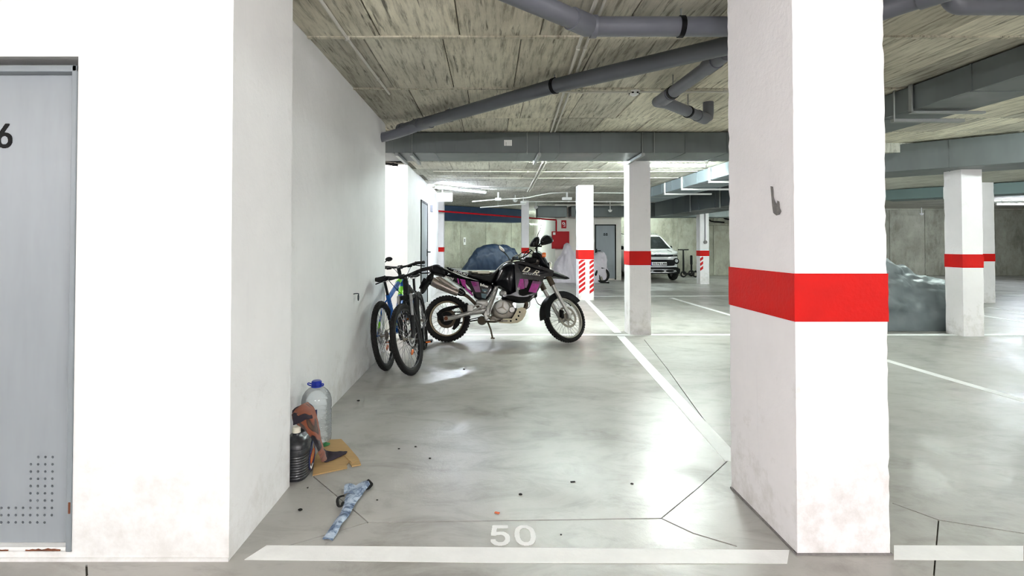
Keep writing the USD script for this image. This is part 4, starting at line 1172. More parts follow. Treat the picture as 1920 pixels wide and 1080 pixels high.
end = ax_w
for s in (-1, 1):
    top, mid = on_axis(-.02, s * .095, .035), on_axis(.30, s * .095, .035)
    e_ = np.array([end[0], s * .095, end[2]])
    lo = mid + (e_ - mid) * .0
    fl_ = fo('fork_leg', cat_(tube([mid, e_ + [0, 0, .02]], [.026, .023], 16), move(rbox(-.025, .03, -.02, .02, -.03, .03, .01), *e_)), 'alloy')
    fo('fork_boot', tube([top + (mid - top) * .22, mid], .036, 16), 'fork_boot', parent=fl_)
    fo('fork_tube', tube([top, top + (mid - top) * .3], .022, 12), 'steel', parent=fl_)
fo('fork_clamp', cat_(rbox(*sorted((on_axis(.1)[0] - .03, on_axis(.1)[0] + .075)), -.125, .125, on_axis(.1)[2] - .02, on_axis(.1)[2] + .03, .012), rbox(on_axis(-.05)[0] - .03, on_axis(-.05)[0] + .07, -.125, .125, on_axis(-.05)[2] - .015, on_axis(-.05)[2] + .02, .01)), 'dirty_alloy')
a0, a1 = math.radians(22), math.radians(168)
arc = [(ax_w[0] + (FR + .03) * math.cos(a), ax_w[2] + (FR + .03) * math.sin(a)) for a in np.linspace(a0 + .4, a1 + .35, 22)]
arci = [(ax_w[0] + (FR + .012) * math.cos(a), ax_w[2] + (FR + .012) * math.sin(a)) for a in np.linspace(a0 + .4, a1 + .35, 22)]
side = [(ax_w[0] + (FR - .045) * math.cos(a), ax_w[2] + (FR - .045) * math.sin(a)) for a in np.linspace(a0 + .45, a1 + .3, 22)]
fo('front_fender', cat_(xz(Polygon(arc + arci[::-1]), -.06, .06), xz(Polygon(arc + side[::-1]), -.066, -.056), xz(Polygon(arc + side[::-1]), .056, .066)), 'black_plastic')
fo('brake_caliper', puff(Polygon([(ax_w[0] - .13, ax_w[2] - .02), (ax_w[0] - .08, ax_w[2] - .03), (ax_w[0] - .07, ax_w[2] + .07), (ax_w[0] - .12, ax_w[2] + .08)]), .03, .012, .02, -.075), 'black_matte')
hb = on_axis(-.14, 0, .02)
bar = [hb + [-.16, -.39, .055], hb + [-.10, -.27, .065], hb + [0, -.10, .0], hb, hb + [0, .10, .0], hb + [-.10, .27, .065], hb + [-.16, .39, .055]]
hbm = fo('handlebar', tube(bar, .0115, 12, 5), 'black_matte')
for s in (0, 1):
    i, j = (0, 1) if s == 0 else (-1, -2)
    e0, e1 = bar[i], along(bar[i], bar[j], .85)
    sg = -1 if s == 0 else 1
    fo('grip', tube([e0, e1], .0175, 14), 'rubber')
    fo('lever', tube([e1 + [.03, 0, 0], along(e0, e1, .5) + [.075, 0, -.004], e0 + [.07, 0, -.004]], .006, 8, 3), 'steel')
    fo('switch_housing', rbox(*sorted((e1[0] - .025, e1[0] + .03)), *sorted((e1[1] - sg * .06, e1[1] - sg * .01)), e1[2] - .025, e1[2] + .03, .01), 'black_matte')
fo('master_cylinder', rbox(bar[1][0], bar[1][0] + .05, -.24, -.19, bar[1][2], bar[1][2] + .05, .012), 'black_plastic')
# hand guards and the two mirrors, given where they are seen
mo('hand_guard', cat_(puff(mpoly((1138, 130), (1160, 100), (1186, 88), (1200, 100), (1196, 140), (1168, 160), (1130, 158), smooth=1), .04, .03, .02, -.19), puff(mpoly((1130, 145), (1215, 150), (1212, 162), (1135, 160)), .02, .01, .02, -.19)), 'black_plastic')
rm = mo('mirror', puff(mpoly((1196, 135), (1208, 105), (1238, 84), (1262, 88), (1284, 115), (1282, 140), (1240, 152), (1205, 160), smooth=1), .06, .04, .02, -.28), 'black_plastic', label='black back of the right mirror')
mo('mirror_stalk', tube([m3(1168, 175, -.2), m3(1196, 150, -.26), m3(1215, 140, -.27)], .008, 8, 3), 'black_matte', rm)
lm = mo('mirror', cat_(puff(mpoly((915, 112), (928, 113), (958, 140), (963, 168), (945, 160), (920, 140), smooth=1), .022, .015, .012, .3)), 'black_plastic', label='left mirror with bright glass')
mo('mirror_glass', puff(mpoly((918, 115), (929, 116), (957, 142), (960, 162), (945, 156), (922, 138), smooth=1), .006, .008, .012, .274), 'decal_white', lm)
mo('mirror_stalk', tube([m3(952, 158, .3), m3(985, 195, .29), m3(1000, 228, .27), m3(1030, 232, .2)], .007, 8, 4), 'black_matte', lm)
mo('antenna_wire', tube([m3(1178, 110, -.18), m3(1190, 70, -.19), m3(1204, 40, -.2), m3(1212, -8, -.2)], [.005, .005, .004, .003], 8, 4), 'black_matte')
mo('clutch_lever', tube([m3(1012, 222, .22), m3(1035, 192, .25), m3(1066, 182, .26)], .012, 8, 3), 'steel')
mo('brake_hose', tube([m3(1060, 225, .05), m3(1110, 205, .0), m3(1145, 180, -.12)], .008, 8, 3), 'black_matte')
mo('cable', cat_(tube([m3(1172, 400, -.1), m3(1165, 450, -.13), m3(1168, 500, -.13), m3(1185, 535, -.12), m3(1208, 548, -.1)], .005, 8, 5), tube([m3(1132, 520, -.12), m3(1128, 555, -.13), m3(1108, 572, -.12), m3(1085, 580, -.1)], .004, 8, 5), tube([m3(1150, 205, -.1), m3(1100, 190, -.14), m3(1060, 215, -.1), m3(1080, 260, -.05)], .005, 8, 5), tube([m3(1170, 200, -.1), m3(1130, 175, -.16), m3(1090, 225, -.12), m3(1130, 270, -.08)], .005, 8, 5)), 'black_matte')


# ------------------------------------------------------------------ bicycles
plain('frame_blue', srgb(18, 92, 178), .3, coat=.5, vary=.05)
plain('frame_green', srgb(128, 220, 40), .35, coat=.3, vary=.05)
plain('bike_black', (.008, .009, .01), .35, coat=.1, vary=.1, spec=.25)


def bicycle(label, loc, rotz, lean, steer, main, accent, fork_mat, rimmat, R=.345, mirror=False, stanchion=False, bh=.655):
    t = thing('bicycle', label, 'bicycle', loc, rotz)
    LN = trimesh.transformations.rotation_matrix(math.radians(-lean), (1, 0, 0))
    ha = math.radians(69.5)
    ad = np.array([-math.cos(ha), 0, math.sin(ha)])
    ap_ = np.array([-.05, 0, R])
    STR = trimesh.transformations.rotation_matrix(math.radians(steer), ad, ap_)
    A = lambda s, y=0, f=0: ap_ + ad * s + [0, y, 0] + np.array([math.sin(ha), 0, math.cos(ha)]) * f

    def bo(name, mesh, material, parent=None, front=False, smooth=40, lab=None):
        m = mesh.copy()
        if front:
            m.apply_transform(STR)
        m.apply_transform(LN)
        return obj(name, m, material, parent or t, smooth=smooth, label=lab)

    rear = np.array([-1.16, 0, R])
    bb = np.array([-.715, 0, .31])
    st = np.array([-.85, 0, .70])
    hl, hu = A(.44), A(.57)
    fr = bo('frame', cat_(tube([hl + ad * -.02, hu + ad * .01], .029, 14), tube([A(.54), st + [0, 0, -.02]], [.028, .023], 14), tube([A(.46), along(A(.46), bb, .5), bb], [.033, .034, .03], 14), tube([bb, st + (st - bb) * .06], .023, 14), lathe([(.024, -.037), (.024, .037)], 16, 'y', at=bb)), main)
    bo('chain_stay', cat_([tube([bb + [0, s * .03, 0], bb + [-.12, s * .045, 0], rear + [0, s * .066, 0]], .0105, 10) for s in (-1, 1)]), main, fr)
    bo('seat_stay', cat_([tube([st + [0, s * .016, -.03], st + [-.08, s * .05, -.09], rear + [0, s * .066, .01]], .0085, 10) for s in (-1, 1)]), main, fr)
    if accent:
        bo('frame_stripe', cat_(tube([along(A(.46), bb, .08), along(A(.46), bb, .26)], .0345, 14), tube([along(A(.54), st, .1), along(A(.54), st, .26)], .0285, 14), tube([along(bb, st, .2), along(bb, st, .32)], .0235, 14), [tube([along(st + [-.08, s * .05, -.09], rear + [0, s * .066, .01], .55), along(st + [-.08, s * .05, -.09], rear + [0, s * .066, .01], .8)], .0098, 10) for s in (-1, 1)]), accent, fr)
    bo('seat_post', tube([st, st + (st - bb) / np.linalg.norm(st - bb) * .17], .0148, 12), 'bike_black')
    sd = st + (st - bb) / np.linalg.norm(st - bb) * .185
    bo('saddle', puff(Polygon(smooth_poly([(sd[0] - .13, sd[2] + .015), (sd[0] - .1, sd[2] + .045), (sd[0] + .0, sd[2] + .03), (sd[0] + .15, sd[2] + .03), (sd[0] + .16, sd[2] + .01), (sd[0] + .0, sd[2] + .005), (sd[0] - .1, sd[2] - .005)], 1)), .075, .03, .015, thin=.5, taper=lambda x, z: np.clip(1 - (x - sd[0] + .06) * 4.2, .25, 1)), 'black_matte')
    bo('saddle_rail', cat_([tube([sd + [-.08, s * .022, .01], sd + [-.03, s * .022, -.012], sd + [.05, s * .022, -.012], sd + [.12, s * .02, .012]], .0035, 6) for s in (-1, 1)]), 'steel')
    wheel_parts(t, 'rear_wheel', LN @ T4(*rear), R, .027, R - .052, rimmat, 28, .026, .04, 60, .004, [('cassette', cat_([disc(.012, .055 - .006 * k, .0025, 'y', (0, -.022 - .004 * k, 0), 28) for k in range(6)]), 'dirty_alloy'), ('brake_disc', disc(.055, .08, .002, 'y', (0, .04, 0), 32), 'steel'), ('wheel_reflector', rot(rbox(-.03, .03, -.008, .008, .13, .16, .004), 155, (0, 1, 0)), 'amber')])
    bo('rear_derailleur', cat_(rbox(rear[0] - .02, rear[0] + .02, -.085, -.06, rear[2] - .06, rear[2] - .01, .008), rot(rbox(rear[0] + .0, rear[0] + .025, -.06, -.045, rear[2] - .16, rear[2] - .05, .006), 15, (0, 1, 0), rear), disc(0, .022, .006, 'y', (rear[0] + .03, -.05, rear[2] - .14), 16)), 'black_plastic')
    cr = bo('crankset', cat_(disc(.05, .078, .004, 'y', tuple(bb + [0, -.048, 0]), 36), disc(.04, .06, .004, 'y', tuple(bb + [0, -.04, 0]), 30), [tube([bb + [0, s * .055, 0], bb + [s * .12, s * .07, -s * .12]], [.014, .011], 10) for s in (-1, 1)], [rot(rbox(-.006, .006, -.052, -.046, .0, .07, .002, 4), 72 * k, (0, 1, 0)).apply_translation(bb) for k in range(5)]), 'bike_black')
    for s in (-1, 1):
        c = bb + [s * .12, s * .12, -s * .12]
        pd = bo('pedal', rbox(c[0] - .045, c[0] + .045, c[1] - .042, c[1] + .042, c[2] - .011, c[2] + .011, .006), 'black_plastic')
        bo('pedal_reflector', cat_(*[box(c[0] + q * .046 - .002, c[0] + q * .046 + .002, c[1] - .025, c[1] + .025, c[2] - .007, c[2] + .007) for q in (-1, 1)]), 'amber', pd)
    bo('chain', cat_(tube([bb + [.0, -.047, .076], rear + [0, -.03, .045]], .004, 6), tube([bb + [0, -.047, -.076], rear + [.03, -.045, -.12]], .004, 6), tube([bb + [math.cos(a) * .077, -.047, math.sin(a) * .077] for a in np.linspace(-1.57, 1.57, 12)], .004, 6)), 'dirty_alloy')
    # front end
    FTf = LN @ STR @ T4(0, 0, R)
    wheel_parts(t, 'front_wheel', FTf, R, .027, R - .052, rimmat, 28, .022, .045, 60, .004, [('brake_disc', cat_(disc(.06, .08, .002, 'y', (0, .045, 0), 32), disc(.02, .035, .002, 'y', (0, .045, 0), 20), [rot(box(-.003, .003, .044, .046, .03, .065), 60 * k, (0, 1, 0)) for k in range(6)]), 'steel'), ('wheel_reflector', rot(rbox(-.03, .03, -.008, .008, .135, .165, .004), 200, (0, 1, 0)), 'amber'), ('rim_sticker', lathe([(R - .054, -.02), (R - .062, -.0195), (R - .062, -.0175), (R - .054, -.018)], 24, 'y', True, arc=1.1), 'frame_blue')])
    fk = bo('fork', cat_(rbox(A(.42)[0] - .03, A(.42)[0] + .05, -.085, .085, A(.42)[2] - .03, A(.42)[2] + .015, .012), [tube([A(.14, s * .066, .045), A(.03, s * .066, .045), np.array([0, s * .06, R])], [.024, .022, .014], 12) for s in (-1, 1)], [tube([A(.14, s * .066, .045), A(.2, s * .066, .045)], .026, 12) for s in (-1, 1)], tube([A(.18, -.06, .07), A(.22, -.02, .08), A(.22, .02, .08), A(.18, .06, .07)], .011, 8, 3)), fork_mat, front=True)
    bo('stanchion', cat_([tube([A(.19, s * .066, .045), A(.42, s * .066, .045)], .0165, 12) for s in (-1, 1)]), 'steel' if stanchion else fork_mat, fk, front=True)
    if accent and not stanchion:
        bo('fork_stripe', cat_([tube([A(.05, s * .066, .045), A(.1, s * .066, .045)], .0245, 12) for s in (-1, 1)]), accent, fk, front=True)
    bo('brake_caliper', rbox(-.075, -.035, .04, .075, R + .03, R + .09, .01), 'black_plastic', fk, front=True)
    bo('steerer', tube([A(.36), A(bh)], .02, 12), 'bike_black', front=True)
    bc = A(bh, 0, .075)
    bo('stem', cat_(tube([A(bh), bc], .019, 12), tube([bc + [0, -.025, 0], bc + [0, .025, 0]], .024, 14), tube([A(bh - .055), A(bh + .03)], .022, 14)), 'bike_black', front=True)
    pts = [bc + [-.06, -.31, .025], bc + [-.035, -.19, .027], bc + [0, -.08, .005], bc, bc + [0, .08, .005], bc + [-.035, .19, .027], bc + [-.06, .31, .025]]
    bo('handlebar', tube(pts, .0125, 12, 4), 'bike_black', front=True)
    for s, i, j in ((-1, 0, 1), (1, -1, -2)):
        e0, e1 = pts[i], pts[j]
        bo('grip', cat_(tube([e0 + (e0 - e1) * .02, along(e0, e1, .95)], .0185, 14), [tube([along(e0, e1, f), along(e0, e1, f + .04)], .0205, 14) for f in (0, .9)]), 'rubber', front=True)
        q = along(e0, e1, 1.12)
        bo('brake_lever', cat_(rbox(q[0], q[0] + .04, q[1] - .018, q[1] + .018, q[2] - .03, q[2] + .005, .008), tube([q + [.035, 0, -.02], along(e0, e1, .7) + [.06, 0, -.035], along(e0, e1, .1) + [.055, 0, -.045]], .006, 8, 3)), 'black_plastic', front=True)
        bo('shifter', rbox(q[0] - .03, q[0] + .025, q[1] - s * .05 - .028, q[1] - s * .05 + .028, q[2] - .04, q[2] - .012, .01), 'black_plastic', front=True)
        bo('cable', tube([q + [.03, -s * .03, -.01], bc + [.09, s * .10, -.02], bc + [.08, s * .03, -.14], A(.42, s * .03, .06), A(.2, s * .07, .09)], .0032, 6, 5), 'black_matte', front=True)
    if mirror:
        q = pts[-1]
        mi = bo('mirror', tube([q + [.0, -.20, .085], q + [.016, -.20, .085]], .042, 20, flat=.62), 'black_plastic', front=True)
        bo('mirror_arm', tube([q + [0, -.11, .01], q + [.01, -.14, .05], q + [.008, -.17, .07]], .006, 8), 'black_plastic', mi, front=True)
    return t


gb = G(726, 695.5)
head = 90 - 4.5                      # heading away from the camera, a little to the right
th = math.radians(head)
R_ = .345
front = gb + np.array([math.cos(th), math.sin(th), 0]) * 1.20
bicycle('blue mountain bike with green accents leaning by the bay wall, its back to the camera', front, head, 7.5, -2, 'frame_blue', 'frame_green', 'frame_blue', 'bike_black', mirror=True)
g2 = G(774, 702)
bicycle('black mountain bike with silver fork standing nearest, between blue bike and motorcycle', g2, -90 + 1.5, -7, -15, 'bike_black', None, 'bike_black', 'bike_black', stanchion=True, bh=.605)

# iron ring in the bay wall
yr = WX * F_PX / (664 - CX)
p = W(661, 551, yr)
t = thing('wall_ring', 'small iron ring hanging from a hook on the left bay wall', 'hook', (WX, yr, p[2]))
obj('hook', tube([(-.01, -.02, 0), (.03, 0, .003), (.04, .015, -.002), (.035, .015, -.014)], .004, 8, 3), 'duct_dark', t)
obj('ring', tube([(.037 + .0 * a, .012 + .017 * math.sin(a), -.034 + .027 * math.cos(a)) for a in np.arange(24) / 24 * 2 * math.pi], .004, 8, closed=True), 'duct_dark', t)
# ------------------------------------------------------------------ things in the corner of the bay
plain('cardboard', srgb(176, 144, 96), .85, vary=.12, scale=8, stretch=(1, 14, 1))
plain('can_plastic', (.02, .021, .024), .32, vary=.15, scale=20)
plain('cap_blue', srgb(22, 46, 150), .35, vary=.05)
plain('label_navy', srgb(20, 32, 78), .5, vary=.15)
plain('label_gold', srgb(196, 170, 116), .35, metal=.6, vary=.3, scale=40)
plain('label_orange', srgb(206, 92, 40), .4, vary=.2, scale=30)
plain('green_leaf', srgb(40, 120, 62), .6, vary=.2)
mat('bottle_pet', {'t': ('transparent_bsdf', {'color': (.93, .955, .96)}), 'd': ('principled_bsdf', {'base_color': (.80, .85, .88), 'roughness': .3}), 'gl': ('glossy_bsdf', {'color': (1, 1, 1), 'roughness': .08}), 'fr': ('fresnel', {'IOR': 1.45}),
                   'm1': ('mix_closure', {'fac': .30}), 'm2': ('mix_closure', {})}, [('t.BSDF', 'm1.closure1'), ('d.BSDF', 'm1.closure2'), ('fr.fac', 'm2.fac'), ('m1.closure', 'm2.closure1'), ('gl.BSDF', 'm2.closure2')], 'm2.closure')
mat('rag_cloth', {'g': ('geometry', {}), 'mp': ('mapping', {'scale': (9, 9, 5), 'rotation': (.5, .4, .3)}), 'n': ('noise_texture', {'scale': 1.0, 'detail': 1, 'distortion': 1.2}),
                  'r': ('rgb_ramp', {'ramp': [(.42, srgb(30, 28, 34)), (.46, srgb(120, 66, 46)), (.62, srgb(136, 76, 54)), (.66, srgb(60, 50, 46)), (.8, srgb(128, 96, 70))]}),
                  'nb': ('noise_texture', {'scale': 300, 'detail': 2}), 'b': ('bump', {'strength': .4, 'distance': .004}), 'p': ('principled_bsdf', {'roughness': .95, 'sheen_weight': .3, 'specular_ior_level': .1})},
    [('g.position', 'mp.vector'), ('mp.vector', 'n.vector'), ('n.fac', 'r.fac'), ('r.color', 'p.base_color'), ('g.position', 'nb.vector'), ('nb.fac', 'b.height'), ('b.normal', 'p.normal')], 'p.BSDF')
plain('rag_dark', srgb(44, 36, 46), .95, vary=.35, scale=30)
mat('strip_marble', {'g': ('geometry', {}), 'n': ('noise_texture', {'scale': 13, 'detail': 5, 'roughness': .7, 'distortion': 1.6}), 'r': ('rgb_ramp', {'ramp': [(.3, srgb(30, 44, 66)), (.45, srgb(92, 112, 142)), (.55, srgb(168, 184, 204)), (.72, srgb(206, 214, 224))]}),
                     'p': ('principled_bsdf', {'roughness': .35})}, [('g.position', 'n.vector'), ('n.fac', 'r.fac'), ('r.color', 'p.base_color')], 'p.BSDF')


def sheet(grid, thick=.004, up=4, amp=.003, freq=30, seed=1):
    """cloth through a grid of points, splined, wrinkled and given thickness"""
    g = np.asarray(grid, float)
    a = np.stack([spline(g[:, j], up) for j in range(g.shape[1])], 1)
    b = np.stack([spline(a[i], up) for i in range(a.shape[0])], 0)
    n0, n1 = b.shape[:2]
    du, dv = np.gradient(b, axis=0), np.gradient(b, axis=1)
    nrm = np.cross(du, dv)
    nrm /= np.maximum(np.linalg.norm(nrm, axis=-1, keepdims=True), 1e-9)
    b = b + nrm * ((meshkit.fbm(b * freq, 3, seed) - .5) * 2 * amp)[..., None]
    V = np.vstack([(b + nrm * thick / 2).reshape(-1, 3), (b - nrm * thick / 2).reshape(-1, 3)])
    N = n0 * n1
    Fs = []
    for i in range(n0 - 1):
        for j in range(n1 - 1):
            q = [i * n1 + j, i * n1 + j + 1, (i + 1) * n1 + j + 1, (i + 1) * n1 + j]
            Fs += [[q[0], q[1], q[2]], [q[0], q[2], q[3]], [N + q[0], N + q[2], N + q[1]], [N + q[0], N + q[3], N + q[2]]]
    rim = [(i, 0) for i in range(n0)] + [(n0 - 1, j) for j in range(1, n1)] + [(i, n1 - 1) for i in range(n0 - 2, -1, -1)] + [(0, j) for j in range(n1 - 2, 0, -1)]
    for k in range(len(rim)):
        p, q = rim[k], rim[(k + 1) % len(rim)]
        p, q = p[0] * n1 + p[1], q[0] * n1 + q[1]
        Fs += [[p, q, N + q], [p, N + q, N + p]]
    m = trimesh.Trimesh(V, Fs, process=False)
    if m.volume < 0:
        m.invert()
    return m


# flattened cardboard
cb = Polygon([tuple(G(*p)[:2]) for p in ((586, 893), (651, 879), (650, 873), (654, 868), (660, 876), (677, 873), (672, 861), (655, 841), (640, 825), (618, 826), (604, 835), (590, 860))])
m = extrude(cb, .006)
t = thing('cardboard', 'torn flat piece of brown cardboard on the floor beside the oil can', 'cardboard', (0, 0, .001))
obj('cardboard_sheet', m, 'cardboard', t, smooth=False)
obj('torn_layer', move(extrude(Polygon([tuple(G(*p)[:2]) for p in ((606, 850), (622, 838), (650, 845), (668, 868), (660, 871), (640, 852))]), .003), z=.006), 'cardboard', t, smooth=False)

# motor oil can
CXn, CYn = -1.052, 2.845
can = thing('oil_can', 'black ribbed motor oil can half hidden behind the wall corner', 'canister', (CXn, CYn, 0), 3)


def jug(levels, ex=3.2, seg=44):
    V = []
    a = np.arange(seg) / seg * 2 * math.pi
    for z, hx_, hy_, oy in levels:
        V.append(np.stack([hx_ * np.sign(np.cos(a)) * abs(np.cos(a)) ** (2 / ex), oy + hy_ * np.sign(np.sin(a)) * abs(np.sin(a)) ** (2 / ex), np.full(seg, z)], -1))
    n = len(levels)
    V = np.vstack(V + [[[0, levels[0][3], levels[0][0]], [0, levels[-1][3], levels[-1][0]]]])
    Fs = []
    for i in range(n - 1):
        for k in range(seg):
            l = (k + 1) % seg
            Fs += [[i * seg + k, i * seg + l, (i + 1) * seg + l], [i * seg + k, (i + 1) * seg + l, (i + 1) * seg + k]]
    for k in range(seg):
        l = (k + 1) % seg
        Fs += [[n * seg, l, k], [n * seg + 1, (n - 1) * seg + k, (n - 1) * seg + l]]
    return trimesh.Trimesh(V, Fs, process=False)


lv = [(.0, .052, .10, 0), (.006, .062, .112, 0)]
for k in range(9):
    z = .02 + k * .0135
    lv += [(z, .066, .117, 0), (z + .005, .0635, .1145, 0), (z + .008, .0635, .1145, 0)]
lv += [(.145, .067, .118, 0), (.165, .065, .116, 0), (.169, .0625, .113, 0), (.172, .065, .115, 0), (.192, .063, .112, 0), (.21, .054, .098, 0), (.222, .038, .07, -.01), (.228, .02, .03, -.035), (.245, .019, .019, -.045)]
body = obj('can_body', jug(lv), 'can_plastic', can, smooth=35)
obj('can_handle', tube([(0, .06, .205), (0, .07, .245), (0, .03, .262), (0, -.02, .25)], .014, 12, 4), 'can_plastic', can)
obj('can_cap', cat_(lathe([(1e-4, .245), (.022, .245), (.022, .27), (.018, .275), (1e-4, .275)], 24, at=(0, -.045, 0))), 'seat_cream', can, label='pale screw cap')
lab = Polygon(smooth_poly([(.0, .02), (.055, .045), (.075, .10), (.06, .165), (.03, .185), (-.02, .14), (-.045, .07), (-.03, .03)], 2))


def on_side(poly, x0, th):
    m = extrude(poly, th)
    v = m.vertices
    m.vertices = np.stack([x0 + v[:, 2], v[:, 0], v[:, 1]], -1)
    return m


lb = obj('can_label', on_side(lab, .0655, .003), 'label_navy', can, smooth=False, label='label with a gold and orange swirl')
obj('label_swirl', cat_(on_side(Polygon(smooth_poly([(-.03, .04), (.02, .06), (.05, .12), (.04, .16), (.025, .12), (-.01, .07)], 2)), .0685, .001)), 'label_gold', lb, smooth=False)
obj('label_swirl', on_side(LineString(smooth_poly([(-.02, .06), (.03, .075), (.055, .11), (.03, .125), (-.015, .095)], 2)).buffer(.006), .0695, .001), 'label_orange', lb, smooth=False)
obj('label_swirl', on_side(LineString([(-.025, .05), (-.005, .032), (.02, .045)]).buffer(.005), .0695, .001), 'decal_white', lb, smooth=False)

# water bottle
bp = G(593, 829)
pr_ = [(.0, .004), (.06, .0), (.085, .006), (.092, .02)]
for k in range(6):
    z = .035 + k * .03
    pr_ += [(.0935, z), (.0935, z + .016), (.0895, z + .021), (.0895, z + .026)]
pr_ += [(.0935, .222), (.0935, .246), (.091, .25), (.0935, .254), (.092, .275), (.085, .30), (.070, .325), (.05, .343), (.03, .354), (.026, .357), (.026, .366)]
bt = thing('water_bottle', 'large clear plastic water bottle with blue cap against the bay wall', 'bottle', (max(bp[0], WX + .1), bp[1], 0))
obj('bottle_body', lathe(pr_, 56), 'bottle_pet', bt, smooth=40)
obj('bottle_cap', cat_(lathe([(1e-4, .392), (.026, .392), (.03, .387), (.03, .362), (.027, .36), (1e-4, .36)], 30), [rot(box(.029, .0315, -.002, .002, .364, .386), 20 * k, (0, 0, 1)) for k in range(18)]), 'cap_blue', bt, label='blue screw cap')
obj('cap_ring', cat_(lathe([(.033, .352), (.033, .36), (.026, .36), (.026, .352)], 30, closed=True), tube([(-.03, 0, .37), (-.05, -.005, .377), (-.052, -.01, .369), (-.03, -.01, .36)], .004, 8, 3), tube([(.03, 0, .37), (.043, 0, .37), (.042, 0, .36), (.03, 0, .358)], .004, 8, 3)), 'cap_blue', bt)
obj('bottle_label', rot(lathe([(.0945, .07), (.0948, .235), (.094, .235), (.0937, .07)], 16, closed=True, arc=.75), -112, (0, 0, 1)), 'label_navy', bt, label='narrow navy label')
p = G(611, 833)
obj('leaf_scrap', sheet([[G(603, 830, .012), G(606, 838, .01)], [G(611, 829, .02), G(613, 836, .012)], [G(619, 831, .012), G(618, 834, .01)]], .002), 'green_leaf', smooth=40, label='small green scrap at the foot of the water bottle', cat='scrap')

# rag
rag = thing('rag', 'brown and dark striped rag draped over the oil can', 'cloth', (0, 0, 0))
rows_ = [[(548, 778, 2.83), (556, 767, 2.84), (567, 759, 2.87), (577, 755, 2.92)], [(551, 791, 2.80), (562, 783, 2.785), (575, 771, 2.82), (588, 764, 2.89)], [(565, 801, 2.80), (573, 794, 2.785), (583, 786, 2.81), (594, 784, 2.87)],
         [(581, 817, 2.80), (587, 812, 2.80), (593, 808, 2.83), (598, 807, 2.87)], [(592, 835, 2.82), (596, 832, 2.82), (600, 829, 2.85), (603, 828, 2.87)], [(598, 852, 2.86), (602, 850, 2.87), (606, 848, 2.89), (608, 847, 2.91)], [(603, 866, 2.92), (607, 865, 2.93), (610, 863, 2.95), (612, 860, 2.97)]]
obj('cloth', sheet([[W(*q) for q in r] for r in rows_], .005, 5, .006, 22), 'rag_cloth', rag, smooth=60)
rows_ = [[(549, 770, 2.86), (549, 785, 2.80), (550, 797, 2.78)], [(558, 763, 2.87), (560, 779, 2.795), (560, 793, 2.765)], [(568, 761, 2.88), (572, 777, 2.80), (573, 786, 2.765)], [(580, 768, 2.9), (584, 778, 2.83), (586, 784, 2.80)]]
obj('fold', sheet([[W(*q) for q in r] for r in rows_], .006, 5, .005, 26, 3), 'rag_dark', rag, smooth=60)
rows_ = [[G(603, 838, .10), G(603, 850, .07), G(602, 860, .04)], [G(612, 845, .03), G(611, 855, .02), G(609, 866, .016)], [G(626, 847, .03), G(623, 855, .02), G(618, 864, .014)], [G(640, 847, .018), G(638, 852, .024), G(634, 858, .014)], [G(651, 847, .013), G(650, 849, .013), G(648, 851, .013)]]
obj('tail', sheet(rows_, .005, 5, .004, 30, 4), 'rag_dark', rag, smooth=60)

# marbled strip lying on the floor


def fpx(pts, ox=590., oy=890., s=7.715):
    return [G(ox + x / s, oy + y / s) for x, y in pts]


t = thing('plastic_strip', 'crumpled blue and white marbled plastic strip on the floor', 'strip', (0, 0, 0))
L_ = fpx([(115, 945), (200, 835), (285, 715), (370, 585), (420, 470), (455, 350), (540, 250), (640, 170), (745, 135)])
R_s = fpx([(255, 970), (330, 860), (400, 740), (480, 640), (560, 510), (610, 430), (665, 350), (715, 285), (800, 190)])
hz = [.004, .006, .012, .007, .012, .014, .010, .014, .018]
grid = [[a + [0, 0, h], (a + b) / 2 + [0, 0, h + .006], b + [0, 0, h]] for a, b, h in zip(L_, R_s, hz)]
obj('strip_sheet', sheet(grid, .003, 4, .004, 40, 7), 'strip_marble', t, smooth=50)
q = fpx([(440, 175), (520, 180), (610, 200), (425, 240), (510, 245), (600, 260), (425, 310), (500, 305), (580, 310)])
q = [p + [0, 0, .012 + .006 * (i % 2)] for i, p in enumerate(q)]
obj('strip_tab', sheet([q[0:3], q[3:6], q[6:9]], .003, 4, .003, 40, 8), 'strip_marble', t, smooth=50)
q = [p + [0, 0, .012] for p in fpx([(735, 255), (760, 190), (800, 150), (745, 120), (785, 105), (820, 140), (845, 175), (800, 230)])]
obj('strip_tip', sheet([[q[0], q[1], q[3]], [q[0] * .5 + q[7] * .5, q[2], q[4]], [q[7], q[6], q[5]]], .004, 4, .004, 40, 9), 'black_matte', t, smooth=50, label='black folded end')
q = [p + [0, 0, .016] for p in fpx([(430, 350), (380, 360), (340, 385), (330, 440), (345, 500), (385, 500), (410, 450)])]
obj('strip_loop', tube(q, .007, 8, 4, flat=.5), 'rubber', t, label='dark loop of strap')

